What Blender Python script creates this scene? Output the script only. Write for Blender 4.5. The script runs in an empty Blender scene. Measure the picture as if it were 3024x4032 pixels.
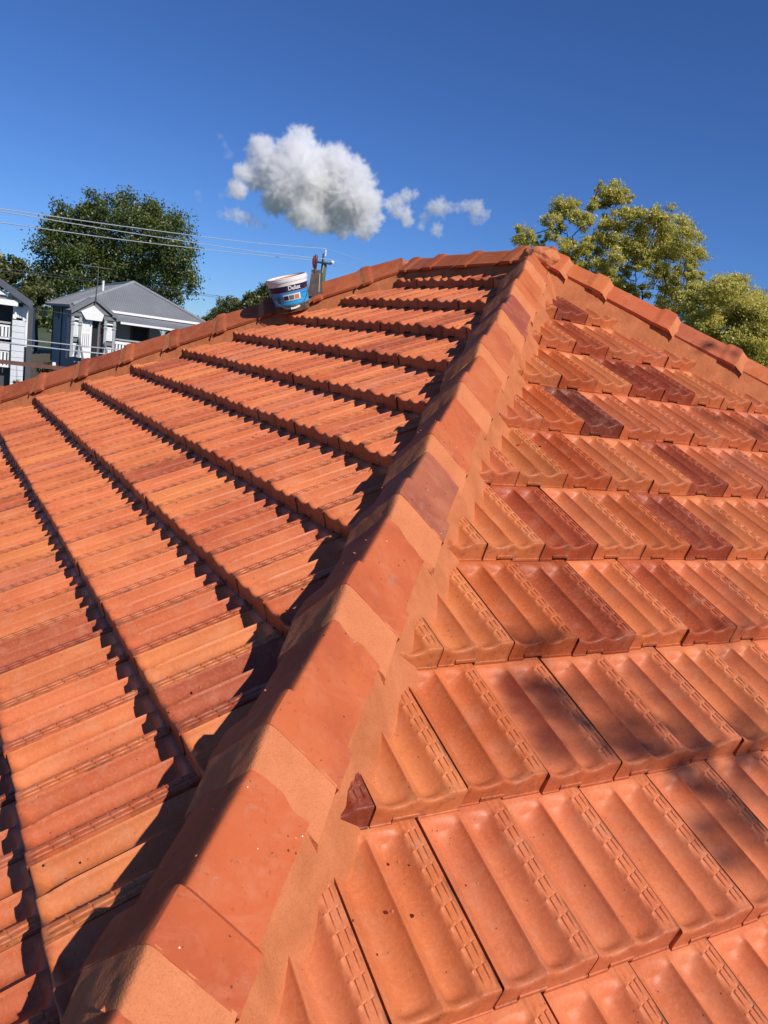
import bpy, bmesh, math, random
import numpy as np
from mathutils import Vector, Matrix, noise
sc = bpy.context.scene
C = sc.collection
R = math.radians

# ------------------------------------------------------------------ camera, sky, sun, exposure
CAM = Vector((3.59852, -2.78502, -0.57360))
rt = Vector((0.46611348, 0.87443465, 0.13454466))
up = Vector((-0.2360054, -0.02367234, 0.97146337))
fw = Vector((-0.85266622, 0.48456544, -0.1953373))
F_PX = 3082.73
cam = bpy.data.cameras.new('camera')
cam.sensor_fit = 'HORIZONTAL'; cam.sensor_width = 36.0; cam.lens = 36.0 * F_PX / 3024.0
cam.clip_start = 0.05; cam.clip_end = 12000.0
co = bpy.data.objects.new('camera', cam); C.objects.link(co)
m3 = Matrix((rt, up, -fw)).transposed()
co.matrix_world = Matrix.Translation(CAM) @ m3.to_4x4()
sc.camera = co

SUN = Vector((0.742, 0.205, 0.638)).normalized()
SUN_EL, SUN_ROT = math.asin(SUN.z), math.atan2(SUN.x, SUN.y)
w = bpy.data.worlds.new("World"); sc.world = w; w.use_nodes = True
wn = w.node_tree; bg = wn.nodes['Background']
sky = wn.nodes.new('ShaderNodeTexSky'); sky.sky_type = 'NISHITA'; sky.sun_disc = False
sky.sun_elevation = SUN_EL; sky.sun_rotation = SUN_ROT
sky.air_density = 1.0; sky.dust_density = 0.0; sky.ozone_density = 4.0; sky.altitude = 1200
hs = wn.nodes.new('ShaderNodeMix'); hs.data_type = 'RGBA'; hs.blend_type = 'MULTIPLY'; hs.inputs[0].default_value = 1.0
hs.inputs[7].default_value = (0.49, 0.745, 1.20, 1)
wn.links.new(sky.outputs[0], hs.inputs[6]); wn.links.new(hs.outputs[2], bg.inputs[0])
bg.inputs[1].default_value = 0.084
sd = bpy.data.lights.new('sun', 'SUN'); sd.energy = 4.7; sd.angle = R(0.53); sd.color = (1.0, 0.93, 0.84)
so = bpy.data.objects.new('sun', sd); C.objects.link(so)
so.rotation_euler = SUN.to_track_quat('Z', 'Y').to_euler()
sc.view_settings.view_transform = 'Standard'; sc.view_settings.look = 'None'
sc.view_settings.exposure = 0.0; sc.view_settings.gamma = 1.0
sc.view_settings.use_curve_mapping = False
try:
    sc.cycles.volume_bounces = 10; sc.cycles.volume_step_rate = 1.0; sc.cycles.volume_max_steps = 256
    sc.cycles.max_bounces = 12; sc.cycles.diffuse_bounces = 3
except Exception: pass

def at(px, py, D):
    """point seen at photo pixel (px, py), D metres away along the ground"""
    r = fw + rt * ((px - 1512) / F_PX) - up * ((py - 2016) / F_PX)
    return CAM + r * (D / math.hypot(r.x, r.y))

# ------------------------------------------------------------------ helpers
def tag(o, label=None, cat=None, group=None, kind=None):
    if label: o['label'] = label
    if cat: o['category'] = cat
    if group: o['group'] = group
    if kind: o['kind'] = kind
    return o
def empty(name, loc=(0, 0, 0), rot=None, label=None, cat=None, group=None):
    o = bpy.data.objects.new(name, None); C.objects.link(o); o.location = loc
    if rot is not None: o.rotation_euler = rot
    return tag(o, label, cat, group)
class MB:
    def __init__(s): s.v = []; s.f = []; s.m = []
    def add(s, vs, fs, mi=0):
        b = len(s.v); s.v += [tuple(x) for x in vs]; s.f += [tuple(b + i for i in f) for f in fs]; s.m += [mi] * len(fs)
    def box(s, a, b, fr=None, mi=0):
        x0, y0, z0 = a; x1, y1, z1 = b
        vs = [(x0,y0,z0),(x1,y0,z0),(x1,y1,z0),(x0,y1,z0),(x0,y0,z1),(x1,y0,z1),(x1,y1,z1),(x0,y1,z1)]
        s.add(vs, [(3,2,1,0),(4,5,6,7),(0,1,5,4),(1,2,6,5),(2,3,7,6),(3,0,4,7)], mi)
    def tube(s, pts, rad, n=8, cap=True, mi=0):
        pts = [Vector(p) for p in pts]
        if not hasattr(rad, '__len__'): rad = [rad] * len(pts)
        vs = []; fs = []; ref = None
        for i, p in enumerate(pts):
            t = (pts[min(i+1, len(pts)-1)] - pts[max(i-1, 0)]).normalized()
            if ref is None: ref = t.orthogonal().normalized()
            a = (ref - t * ref.dot(t)).normalized(); ref = a; b = t.cross(a)
            for k in range(n):
                an = 2 * math.pi * k / n; vs.append(p + (a * math.cos(an) + b * math.sin(an)) * rad[i])
        for i in range(len(pts) - 1):
            for k in range(n):
                k2 = (k + 1) % n; fs.append((i*n+k, i*n+k2, (i+1)*n+k2, (i+1)*n+k))
        if cap: fs.append(tuple(range(n-1, -1, -1))); fs.append(tuple((len(pts)-1)*n + k for k in range(n)))
        s.add(vs, fs, mi)
    def prism(s, poly, ax0, ax1, mi=0):
        """poly: list of 3-D points, extruded by vector ax1-ax0"""
        n = len(poly); d = Vector(ax1) - Vector(ax0)
        vs = [Vector(q) for q in poly] + [Vector(q) + d for q in poly]
        s.add(vs, [tuple(range(n-1, -1, -1)), tuple(range(n, 2*n))] + [(i, (i+1) % n, n + (i+1) % n, n + i) for i in range(n)], mi)
    def lathe(s, prof, n=48, mi=0, z0=0):
        vs = []; fs = []
        for (r_, z) in prof:
            for k in range(n):
                a = 2*math.pi*k/n; vs.append((r_*math.cos(a), r_*math.sin(a), z + z0))
        for i in range(len(prof)-1):
            for k in range(n):
                k2 = (k+1) % n; fs.append((i*n+k, i*n+k2, (i+1)*n+k2, (i+1)*n+k))
        s.add(vs, fs, mi)
    def build(s, name, mat, parent=None, smooth=False, angle=40, M=None):
        me = bpy.data.meshes.new(name)
        vs = s.v if M is None else [tuple(M @ Vector(q)) for q in s.v]
        me.from_pydata(vs, [], s.f)
        for mm in (mat if isinstance(mat, (list, tuple)) else [mat]): me.materials.append(mm)
        if isinstance(mat, (list, tuple)): me.polygons.foreach_set('material_index', s.m)
        bm = bmesh.new(); bm.from_mesh(me); bmesh.ops.recalc_face_normals(bm, faces=bm.faces); bm.to_mesh(me); bm.free()
        if smooth:
            me.polygons.foreach_set('use_smooth', [True]*len(me.polygons)); me.set_sharp_from_angle(angle=R(angle))
        me.update()
        o = bpy.data.objects.new(name, me); C.objects.link(o)
        if parent is not None: o.parent = parent
        return o

# ------------------------------------------------------------------ materials
class NT:
    def __init__(s, name):
        s.m = bpy.data.materials.new(name); s.m.use_nodes = True; s.t = s.m.node_tree
        s.b = s.t.nodes['Principled BSDF']; s.out = s.t.nodes['Material Output']
    def n(s, ty, **kw):
        x = s.t.nodes.new(ty)
        for k, v in kw.items():
            if k in x.inputs.keys() if isinstance(k, str) else False: x.inputs[k].default_value = v
            else: setattr(x, k, v)
        return x
    def l(s, a, b): s.t.links.new(a, b)
    def noise(s, vec, scale, detail=4, rough=0.55, dist=0.0):
        x = s.t.nodes.new('ShaderNodeTexNoise'); x.inputs['Scale'].default_value = scale
        x.inputs['Detail'].default_value = detail; x.inputs['Roughness'].default_value = rough; x.inputs['Distortion'].default_value = dist
        if vec is not None: s.l(vec, x.inputs['Vector'])
        return x.outputs['Fac']
    def ramp(s, fac, stops):
        x = s.t.nodes.new('ShaderNodeValToRGB'); cr = x.color_ramp
        while len(cr.elements) < len(stops): cr.elements.new(0.5)
        for e, (p, c) in zip(cr.elements, stops):
            e.position = p; e.color = (c[0], c[1], c[2], 1) if hasattr(c, '__len__') else (c, c, c, 1)
        s.l(fac, x.inputs[0]); return x.outputs[0]
    def mix(s, fac, a, b, mode='MIX'):
        x = s.t.nodes.new('ShaderNodeMix'); x.data_type = 'RGBA'; x.blend_type = mode
        for i, v in ((0, fac), (6, a), (7, b)):
            if hasattr(v, 'node'): s.l(v, x.inputs[i])
            elif i == 0: x.inputs[0].default_value = v
            else: x.inputs[i].default_value = (v[0], v[1], v[2], 1)
        return x.outputs[2]
    def math(s, op, a, b=None, c=None, clamp=False):
        x = s.t.nodes.new('ShaderNodeMath'); x.operation = op; x.use_clamp = clamp
        for i, v in enumerate((a, b, c)):
            if v is None: continue
            if hasattr(v, 'node'): s.l(v, x.inputs[i])
            else: x.inputs[i].default_value = v
        return x.outputs[0]
    def bump(s, h, strength, dist, prev=None):
        x = s.t.nodes.new('ShaderNodeBump'); x.inputs['Strength'].default_value = strength; x.inputs['Distance'].default_value = dist
        s.l(h, x.inputs['Height'])
        if prev is not None: s.l(prev, x.inputs['Normal'])
        return x.outputs[0]
def plain(name, col, rough=0.6, metal=0.0, var=0.12, scale=6.0, bump=0.0, spec=0.5):
    k = NT(name); tc = k.n('ShaderNodeTexCoord').outputs['Object']
    f = k.noise(tc, scale, 5)
    k.l(k.ramp(f, [(0.3, [c*(1-var) for c in col]), (0.7, [min(1, c*(1+var)) for c in col])]), k.b.inputs['Base Color'])
    k.b.inputs['Roughness'].default_value = rough; k.b.inputs['Metallic'].default_value = metal
    k.b.inputs['Specular IOR Level'].default_value = spec
    if bump: k.l(k.bump(k.noise(tc, scale*8, 3), bump, 0.01), k.b.inputs['Normal'])
    return k.m

def clay_tile(name, attr=False):
    k = NT(name)
    tc = k.n('ShaderNodeTexCoord').outputs['Object']
    oi = k.n('ShaderNodeObjectInfo')
    if attr:
        at_ = k.n('ShaderNodeAttribute', attribute_name='tint'); col = at_.outputs['Color']; rnd = at_.outputs['Alpha']; vec0 = tc
        off = tc
    else:
        col = oi.outputs['Color']; rnd = oi.outputs['Random']
        va = k.n('ShaderNodeVectorMath', operation='SCALE'); cx = k.n('ShaderNodeCombineXYZ')
        k.l(rnd, cx.inputs[0]); k.l(k.math('MULTIPLY', rnd, 7.3), cx.inputs[1]); k.l(k.math('MULTIPLY', rnd, 3.1), cx.inputs[2])
        k.l(cx.outputs[0], va.inputs[0]); va.inputs['Scale'].default_value = 40.0
        ad = k.n('ShaderNodeVectorMath', operation='ADD'); k.l(tc, ad.inputs[0]); k.l(va.outputs[0], ad.inputs[1]); off = ad.outputs[0]
    # broad kiln shading inside one tile: some parts burnt darker and redder
    big = k.noise(off, 5.0, 2, 0.5)
    burnt = k.ramp(big, [(0.40, 0.0), (0.66, 1.0)])
    amt = k.math('MULTIPLY', burnt, 0.34)
    dark = k.mix(1.0, col, (0.60, 0.42, 0.50), 'MULTIPLY')
    c1 = k.mix(amt, col, dark)
    # light dusty lime patches
    md = k.noise(off, 16, 5, 0.6, 0.6)
    c2 = k.mix(k.math('MULTIPLY', k.ramp(md, [(0.50, 0.0), (0.74, 1.0)]), 0.30), c1, (0.62, 0.32, 0.19))
    md2 = k.noise(off, 30, 6, 0.7, 0.3)
    c3 = k.mix(k.math('MULTIPLY', k.ramp(md2, [(0.55, 0.0), (0.72, 1.0)]), 0.35), c2, k.mix(1.0, c2, (0.66, 0.55, 0.5), 'MULTIPLY'))
    # rain streaks down the slope
    mp = k.n('ShaderNodeMapping'); mp.inputs['Scale'].default_value = (60, 4, 20); k.l(off, mp.inputs[0])
    st = k.noise(mp.outputs[0], 1.0, 3)
    c3 = k.mix(k.math('MULTIPLY', k.ramp(st, [(0.5, 0.0), (0.8, 1.0)]), 0.25), c3, k.mix(1.0, c3, (0.7, 0.62, 0.55), 'MULTIPLY'))
    fm = k.noise(off, 140, 4, 0.65)
    c3 = k.mix(k.math('MULTIPLY', k.ramp(fm, [(0.40, 1.0), (0.54, 0.0)]), 0.20), c3, k.mix(1.0, c3, (0.72, 0.62, 0.58), 'MULTIPLY'))
    c3 = k.mix(k.math('MULTIPLY', k.ramp(fm, [(0.54, 0.0), (0.68, 1.0)]), 0.18), c3, (0.72, 0.33, 0.17))
    # pits and specks
    vo = k.n('ShaderNodeTexVoronoi'); vo.inputs['Scale'].default_value = 75; k.l(off, vo.inputs['Vector'])
    sel = k.n('ShaderNodeTexNoise'); sel.inputs['Scale'].default_value = 33; k.l(off, sel.inputs['Vector'])
    pit = k.math('MULTIPLY', k.math('LESS_THAN', vo.outputs['Distance'], 0.13), k.math('GREATER_THAN', sel.outputs['Fac'], 0.60))
    c4 = k.mix(k.math('MULTIPLY', pit, 0.7), c3, (0.07, 0.025, 0.018))
    # lichen grey blooms, rare
    li = k.noise(off, 9, 7, 0.75)
    c5 = k.mix(k.math('MULTIPLY', k.ramp(li, [(0.66, 0.0), (0.73, 1.0)]), 0.45), c4, (0.22, 0.15, 0.11))
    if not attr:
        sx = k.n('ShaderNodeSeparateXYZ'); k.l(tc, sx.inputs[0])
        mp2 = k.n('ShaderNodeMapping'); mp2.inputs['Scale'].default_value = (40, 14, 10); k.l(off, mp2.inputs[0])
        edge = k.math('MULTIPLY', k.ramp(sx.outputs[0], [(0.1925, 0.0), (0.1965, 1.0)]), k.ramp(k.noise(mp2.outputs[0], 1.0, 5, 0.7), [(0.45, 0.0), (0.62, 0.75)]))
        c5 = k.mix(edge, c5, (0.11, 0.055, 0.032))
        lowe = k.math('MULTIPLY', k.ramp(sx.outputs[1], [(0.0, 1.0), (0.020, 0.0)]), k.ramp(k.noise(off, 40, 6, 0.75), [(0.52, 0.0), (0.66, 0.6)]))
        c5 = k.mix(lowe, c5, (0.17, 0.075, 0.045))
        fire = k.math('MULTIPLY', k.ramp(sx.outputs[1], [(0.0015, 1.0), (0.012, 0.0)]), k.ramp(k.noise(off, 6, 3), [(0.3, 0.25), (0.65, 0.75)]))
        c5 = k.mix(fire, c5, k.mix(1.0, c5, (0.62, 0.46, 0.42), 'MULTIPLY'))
    k.l(c5, k.b.inputs['Base Color'])
    rr = k.ramp(big, [(0.3, 0.58), (0.7, 0.42)]); k.l(rr, k.b.inputs['Roughness'])
    k.b.inputs['Specular IOR Level'].default_value = 0.32
    nb = k.bump(k.noise(off, 420, 3, 0.6), 0.22, 0.0012)
    nb = k.bump(k.noise(off, 60, 4, 0.6), 0.30, 0.0025, nb)
    nb = k.bump(k.math('SUBTRACT', 1.0, pit), 0.5, 0.0015, nb)
    k.l(nb, k.b.inputs['Normal'])
    return k.m
def cap_mat(name):
    k = NT(name); tc = k.n('ShaderNodeTexCoord').outputs['Object']; oi = k.n('ShaderNodeObjectInfo')
    col = oi.outputs['Color']
    big = k.noise(tc, 4.5, 3, 0.5)
    c = k.mix(k.math('MULTIPLY', k.ramp(big, [(0.42, 0.0), (0.66, 1.0)]), 0.6), col, k.mix(1.0, col, (0.72, 0.62, 0.72), 'MULTIPLY'))
    c = k.mix(k.math('MULTIPLY', k.ramp(k.noise(tc, 14, 6, 0.65, 0.5), [(0.5, 0.0), (0.75, 1.0)]), 0.35), c, (0.56, 0.21, 0.105))
    li = k.noise(tc, 13, 8, 0.8, 0.4)
    c = k.mix(k.math('MULTIPLY', k.ramp(li, [(0.60, 0.0), (0.66, 1.0)]), 0.35), c, (0.36, 0.24, 0.19))
    vo = k.n('ShaderNodeTexVoronoi'); vo.inputs['Scale'].default_value = 48; k.l(tc, vo.inputs['Vector'])
    pit = k.math('MULTIPLY', k.math('LESS_THAN', vo.outputs['Distance'], 0.12), k.math('GREATER_THAN', k.noise(tc, 21, 2), 0.53))
    c = k.mix(k.math('MULTIPLY', pit, 0.8), c, (0.10, 0.03, 0.02))
    vo2 = k.n('ShaderNodeTexVoronoi'); vo2.inputs['Scale'].default_value = 30; k.l(tc, vo2.inputs['Vector'])
    fl = k.math('MULTIPLY', k.math('LESS_THAN', vo2.outputs['Distance'], 0.045), k.math('GREATER_THAN', k.noise(tc, 15, 2), 0.5))
    c = k.mix(fl, c, (0.8, 0.68, 0.5))
    wp = k.n('ShaderNodeMapping'); wp.inputs['Scale'].default_value = (22, 5, 9); wp.inputs['Rotation'].default_value = (0.1, 0.2, 0.9); k.l(tc, wp.inputs[0])
    c = k.mix(k.math('MULTIPLY', k.ramp(k.noise(wp.outputs[0], 1.0, 6, 0.7, 0.6), [(0.52, 0.0), (0.72, 1.0)]), 0.38), c, (0.60, 0.25, 0.135))
    c = k.mix(k.math('MULTIPLY', k.ramp(k.noise(tc, 7.5, 7, 0.72, 0.8), [(0.56, 0.0), (0.70, 1.0)]), 0.40), c, k.mix(1.0, c, (0.62, 0.50, 0.50), 'MULTIPLY'))
    c = k.mix(k.math('MULTIPLY', k.ramp(k.noise(tc, 95, 3, 0.6), [(0.62, 0.0), (0.70, 1.0)]), 0.35), c, (0.20, 0.06, 0.035))
    k.l(c, k.b.inputs['Base Color']); k.b.inputs['Roughness'].default_value = 0.7; k.b.inputs['Specular IOR Level'].default_value = 0.12
    nb = k.bump(k.noise(tc, 350, 3, 0.6), 0.25, 0.0012); nb = k.bump(k.noise(tc, 35, 5, 0.65), 0.4, 0.004, nb)
    nb = k.bump(k.math('SUBTRACT', 1.0, pit), 0.7, 0.002, nb)
    k.l(nb, k.b.inputs['Normal']); return k.m
def mortar_mat(name, ca, cb):
    k = NT(name); tc = k.n('ShaderNodeTexCoord').outputs['Object']
    f = k.noise(tc, 9, 5, 0.6, 0.5); g = k.noise(tc, 330, 2, 0.5)
    c = k.ramp(f, [(0.34, ca), (0.66, cb)])
    c = k.mix(k.math('MULTIPLY', k.ramp(g, [(0.44, 0.0), (0.62, 1.0)]), 0.22), c, k.mix(1.0, c, (1.35, 1.32, 1.3), 'MULTIPLY'))
    c = k.mix(k.math('MULTIPLY', k.ramp(g, [(0.30, 1.0), (0.44, 0.0)]), 0.3), c, k.mix(1.0, c, (0.65, 0.6, 0.58), 'MULTIPLY'))
    k.l(c, k.b.inputs['Base Color']); k.b.inputs['Roughness'].default_value = 0.95; k.b.inputs['Specular IOR Level'].default_value = 0.04
    nb = k.bump(g, 0.55, 0.002); nb = k.bump(k.noise(tc, 24, 5, 0.6, 1.0), 0.5, 0.006, nb)
    mq = k.n('ShaderNodeMapping'); mq.inputs['Scale'].default_value = (90, 12, 30); mq.inputs['Rotation'].default_value = (0.2, 0.3, 0.75); k.l(tc, mq.inputs[0])
    nb = k.bump(k.noise(mq.outputs[0], 1.0, 4, 0.6, 0.8), 0.65, 0.004, nb)
    k.l(nb, k.b.inputs['Normal']); return k.m

M_TILE = clay_tile('glazed_clay'); M_TILEA = clay_tile('glazed_clay_far', True)
M_CAP = cap_mat('ridge_clay')
M_MORT = mortar_mat('sandy_mortar', (0.53, 0.175, 0.076), (0.60, 0.208, 0.092))
M_BED = mortar_mat('bedding_mortar', (0.43, 0.138, 0.056), (0.54, 0.185, 0.080))
M_DARK = plain('roof_underlay', (0.035, 0.018, 0.013), 0.9)

# ------------------------------------------------------------------ roof geometry frames
TH_R, TH_L, AZ_L = 0.50087, 0.51688, 0.0390715
G_R, G_L, D0_R, D0_L, U0_R, X0_L = 0.33926, 0.33399, 0.14368, 0.14097, -1.78716, -0.30968
W = 0.205
cL, sL = math.cos(AZ_L), math.sin(AZ_L)
RR = (Vector((0, 1, 0)), Vector((-math.cos(TH_R), 0, math.sin(TH_R))), Vector((math.sin(TH_R), 0, math.cos(TH_R))))
LR = (Vector((cL, sL, 0)), Vector((-sL*math.cos(TH_L), cL*math.cos(TH_L), math.sin(TH_L))), Vector((sL*math.sin(TH_L), -cL*math.sin(TH_L), math.cos(TH_L))))
APEX = Vector((-0.00385, 0, 0.0021))
H1D = Vector((0.6812376, -0.6299499, -0.3729325)).normalized()
H2D = Vector((1, 1, -math.tan(TH_R))).normalized()
RIDGE_D = Vector((-cL, -sL, 0))
def Lpt(X, d, h=0):   # point of the left slope: X along the courses, d metres down the slope
    return Vector((0, 0, 0.002)) + LR[0]*X - LR[1]*d + LR[2]*h
def Rpt(Y, d, h=0):
    return RR[0]*Y - RR[1]*d + RR[2]*h
RX = -1.36
BEND = Lpt(RX, 0)
RO = Lpt(0.0, -0.125); RE = Lpt(RX, -0.03); RIDGE_D = (RE-RO).normalized()
_q = Lpt(-3.10, 2.315/math.cos(TH_L)); H3D = (_q - BEND).normalized()
ROOF = empty('tiled_roof', (0, 0, 0), label='orange terracotta hip roof with mortared ridge caps filling the foreground', cat='roof')

# ------------------------------------------------------------------ one interlocking tile
TL = 0.385; TILT = math.asin(0.0560/0.337); RIS = 0.0590
def chan(u, a, b, k=1.75, q=1.25):
    p = np.clip((u-a)/(b-a), 0, 1); p0 = 0.46
    q = np.clip(p/p0, 0, 1); lo = 0.14*np.clip(p/0.035, 0, 1) + 0.86*(0.5-0.5*np.cos(np.pi*q))
    t = np.clip((p-p0)/(1-p0), 0, 1)
    return np.where(p < p0, lo, 1 - t**k)
def sm(x, a, b):
    t = np.clip((x-a)/(b-a), 0, 1); return t*t*(3-2*t)
def top_z(u, y):
    fr = 0.52 + 0.48*sm(y, 0.009, 0.025)          # channels shallower at the lip
    bk = 1 - sm(y, 0.298, 0.322)                  # and closed at the head
    us = u - 0.02*(1-sm(y, 0.0, 0.07))*np.sin(np.pi*np.clip(u/0.8, 0, 1))
    z = - 0.0275*chan(us, 0.0, 0.417, 2.3)*fr*bk - 0.0260*chan(us, 0.422, 0.785, 2.1)*fr*bk
    z += 0.0018*np.exp(-((us-0.421)/0.012)**2)*sm(y, 0.03, 0.06)*bk
    z += 0.0022*sm(u, 0.785, 0.812)
    inner = sm(y, 0.010, 0.022)*(1-sm(y, 0.318, 0.322))
    rail = (sm(u, 0.838, 0.845)*(1-sm(u, 0.872, 0.879)) + sm(u, 0.912, 0.919)*(1-sm(u, 0.944, 0.951)))
    z += 0.0025*rail*inner
    return z, inner
def make_tile():
    us = np.array([0, .012, .03, .06, .09, .12, .15, .18, .21, .2195, .2205, .24, .265, .29, .31, .33, .35, .365, .38, .39, .40, .408, .414, .42, .428, .436, .45, .47, .4985, .4995,
                   .53, .56, .59, .62, .645, .67, .69, .71, .73, .75, .765, .778, .787, .796, .806, .816, .828, .838, .845, .858, .872, .879, .895, .912, .919, .931, .944, .951, .958, .966, .975])
    bars = [0.047 + 0.0372*i for i in range(8)]
    ys = [0.0045, 0.008, 0.013, 0.019, 0.026, 0.034]
    for b in bars: ys += [b-0.0026, b-0.0010, b+0.0010, b+0.0026]
    for b in bars[:-1]: ys += [b+0.0186]
    ys += [0.3185, 0.325, 0.345, TL]; ys = np.array(sorted(set(ys)))
    U, Y = np.meshgrid(us, ys)
    Z, inner = top_z(U, Y)
    barm = np.zeros_like(Z)
    for b in bars: barm = np.maximum(barm, np.where(np.abs(Y-b) < 0.0013, 1.0, 0.0))
    nub = sm(U, 0.800, 0.808)*(1-sm(U, 0.955, 0.97))
    Z = np.where((barm > 0) & (U > 0.83) & (U < 0.955), 0.0022, Z)
    nubm = barm*(1-sm(U, 0.825, 0.83))*sm(U, 0.788, 0.794); Z = np.where(nubm > 0.3, np.maximum(Z, 0.0032), Z)
    Yw = Y + 0.30*(U-0.87)*W*sm(U, 0.77, 0.80)*sm(Y, 0.03, 0.05)*(1-sm(Y, 0.31, 0.32))
    z0 = top_z(us, np.full_like(us, 0.0045))[0]
    notch = (us > 0.22) & (us < 0.499); zb = np.where(notch, -RIS+0.011, -RIS)
    rows = []
    for (yo, zz) in ((0.016, zb), (-0.0022, zb), (-0.0030, zb+0.0015), (-0.0022, zb+0.0085), (0.0, zb+0.0095), (0.0006, zb+0.013)):
        rows.append((np.full_like(us, yo), zz))
    for t, yo in ((0.55, 0.0010), (0.78, 0.0012)): rows.append((np.full_like(us, yo), (zb+0.013)*(1-t)+(z0-0.0045)*t))
    rows.append((np.full_like(us, 0.0014), z0-0.0042)); rows.append((np.full_like(us, 0.0026), z0-0.0016))
    YY = np.vstack([r[0] for r in rows] + [Yw]); ZZ = np.vstack([r[1] for r in rows] + [Z])
    XX = np.vstack([us*W]*len(YY))
    # side skirts
    nr = len(rows)
    def col(i, x, dz):
        z = ZZ[:, i]-dz; z[:nr] = np.minimum(ZZ[:nr, i], z[:nr] if dz == 0 else ZZ[:nr, i]); return np.full(len(YY), x)[:, None], YY[:, i][:, None], z[:, None]
    lx, ly, lz = np.full((len(YY), 1), 0.0), YY[:, :1].copy(), ZZ[:, :1].copy(); lz[nr:] -= 0.018; ly[:nr] += 0.018
    rx, ry, rz = np.full((len(YY), 1), us[-1]*W-0.0003), YY[:, -1:].copy(), ZZ[:, -1:].copy(); rz[nr:] -= 0.020; ry[:nr] += 0.018
    XX = np.hstack([lx, XX, rx]); YY = np.hstack([ly, YY, ry]); ZZ = np.hstack([lz, ZZ, rz])
    ZZ = ZZ
    nR, nC = XX.shape
    vs = np.stack([XX.ravel(), YY.ravel(), ZZ.ravel()], 1)
    idx = np.arange(nR*nC).reshape(nR, nC)
    fs = np.stack([idx[:-1, :-1].ravel(), idx[:-1, 1:].ravel(), idx[1:, 1:].ravel(), idx[1:, :-1].ravel()], 1)
    me = bpy.data.meshes.new('roof_tile'); me.from_pydata(vs.tolist(), [], fs.tolist())
    me.materials.append(M_TILE)
    me.polygons.foreach_set('use_smooth', [True]*len(me.polygons)); me.set_sharp_from_angle(angle=R(48)); me.update()
    return me
TILE = make_tile()

PAL = [((0.66, 0.200, 0.068), 6), ((0.67, 0.225, 0.070), 2.2), ((0.63, 0.175, 0.066), 6), ((0.50, 0.115, 0.042), 2.4), ((0.32, 0.062, 0.028), 0.9), ((0.58, 0.180, 0.085), 1.2)]
rng = random.Random(11)
def pick(shift=0.0, spread=1.0):
    t = rng.random()*sum(w_ for _, w_ in PAL)
    for c, w_ in PAL:
        t -= w_
        if t <= 0: break
    base = (0.655, 0.195, 0.076)
    v = 0.94 + 0.12*rng.random()
    return tuple((base[i]*(1-spread)+c[i]*spread)*v for i in range(3)) + (1.0,)

def proj(P):
    d = P - CAM; z = d.dot(fw)
    if z < 0.15: return None
    return 1512 + F_PX*d.dot(rt)/z, 2016 - F_PX*d.dot(up)/z, z
def vplane(O, D, inside):
    """vertical plane through O along D whose normal points to the side of `inside`"""
    n = Vector((-D.y, D.x, 0)).normalized()
    if n.dot(inside - O) < 0: n = -n
    return O, n
inR, inL = Rpt(0, 2.0), Lpt(-0.5, 2.0)
_o, _n = vplane(APEX, H1D, inR)
PL_R = [(_o + _n*0.085, _n), vplane(APEX, H2D, inR)]
PL_L = [vplane(APEX, H1D, inL), vplane(BEND, H3D, inL), vplane(RO, RIDGE_D, inL)]
tiles = []
def course(face, k, n0, n1):
    fr, g, d0, O, x0, planes = (RR, G_R, D0_R, Vector((0, 0, 0)), U0_R, PL_R) if face == 'R' else (LR, G_L, D0_L, Vector((0, 0, 0.002)), X0_L, PL_L)
    d = d0 + (9-k)*g; half = 0.5 if (k % 2) else 0.0
    for j in range(n0, n1):
        xr = x0 + (j+half)*W
        P = O + fr[0]*(xr-W) - fr[1]*d
        corners = [P + fr[0]*a + fr[1]*b for a in (0, W) for b in (0, TL)]
        dist = [[(c-o).dot(n) for c in corners] for o, n in planes]
        if any(max(q) < 0.015 for q in dist): continue
        cut = [pl for pl, q in zip(planes, dist) if min(q) < 0.0]
        ctr = P + fr[0]*W/2 + fr[1]*0.17; pr = proj(ctr)
        if pr is None: continue
        mx, my = 480, 480
        if not (-mx < pr[0] < 3024+mx and -300 < pr[1] < 4032+my): continue
        tiles.append(dict(face=face, k=k, j=j, P=P, fr=fr, cut=cut, z=pr[2], ctr=ctr,
                          inside=(-60 < pr[0] < 3084 and pr[1] < 4120)))
for k in range(-3, 10):
    course('R', k, -14, 46); course('L', k, -34, 30)
# the grazing far tiles show smallest
for t in tiles:
    v = (CAM-t['ctr']); t['size'] = abs(v.normalized().dot(t['fr'][2]))/(v.length**2)*(1.0 if t['inside'] else 0.001)
tiles.sort(key=lambda t: -t['size'])
print('tiles', len(tiles), 'inside', sum(t['inside'] for t in tiles), 'L', sum(t['face'] == 'L' for t in tiles))
SEAM = {}
def tile_matrix(t):
    X, Y, N = t['fr']; jr = random.Random(hash((t['face'] == 'R', t['k'], t['j'])) & 0xffff)
    a = -TILT + jr.uniform(-0.006, 0.006); yaw = jr.uniform(-0.006, 0.006); roll = jr.uniform(-0.010, 0.010)
    B = Matrix((X, Y, N)).transposed().to_4x4()
    L = Matrix.Translation((jr.uniform(-0.0012, 0.0012), jr.uniform(-0.004, 0.004), jr.uniform(-0.0012, 0.0018)))
    # local tilt: the head of the tile drops below the next course
    return Matrix.Translation(t['P']) @ B @ L @ Matrix.Rotation(a, 4, 'X') @ Matrix.Rotation(yaw, 4, 'Z') @ Matrix.Rotation(roll, 4, 'Y')
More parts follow.
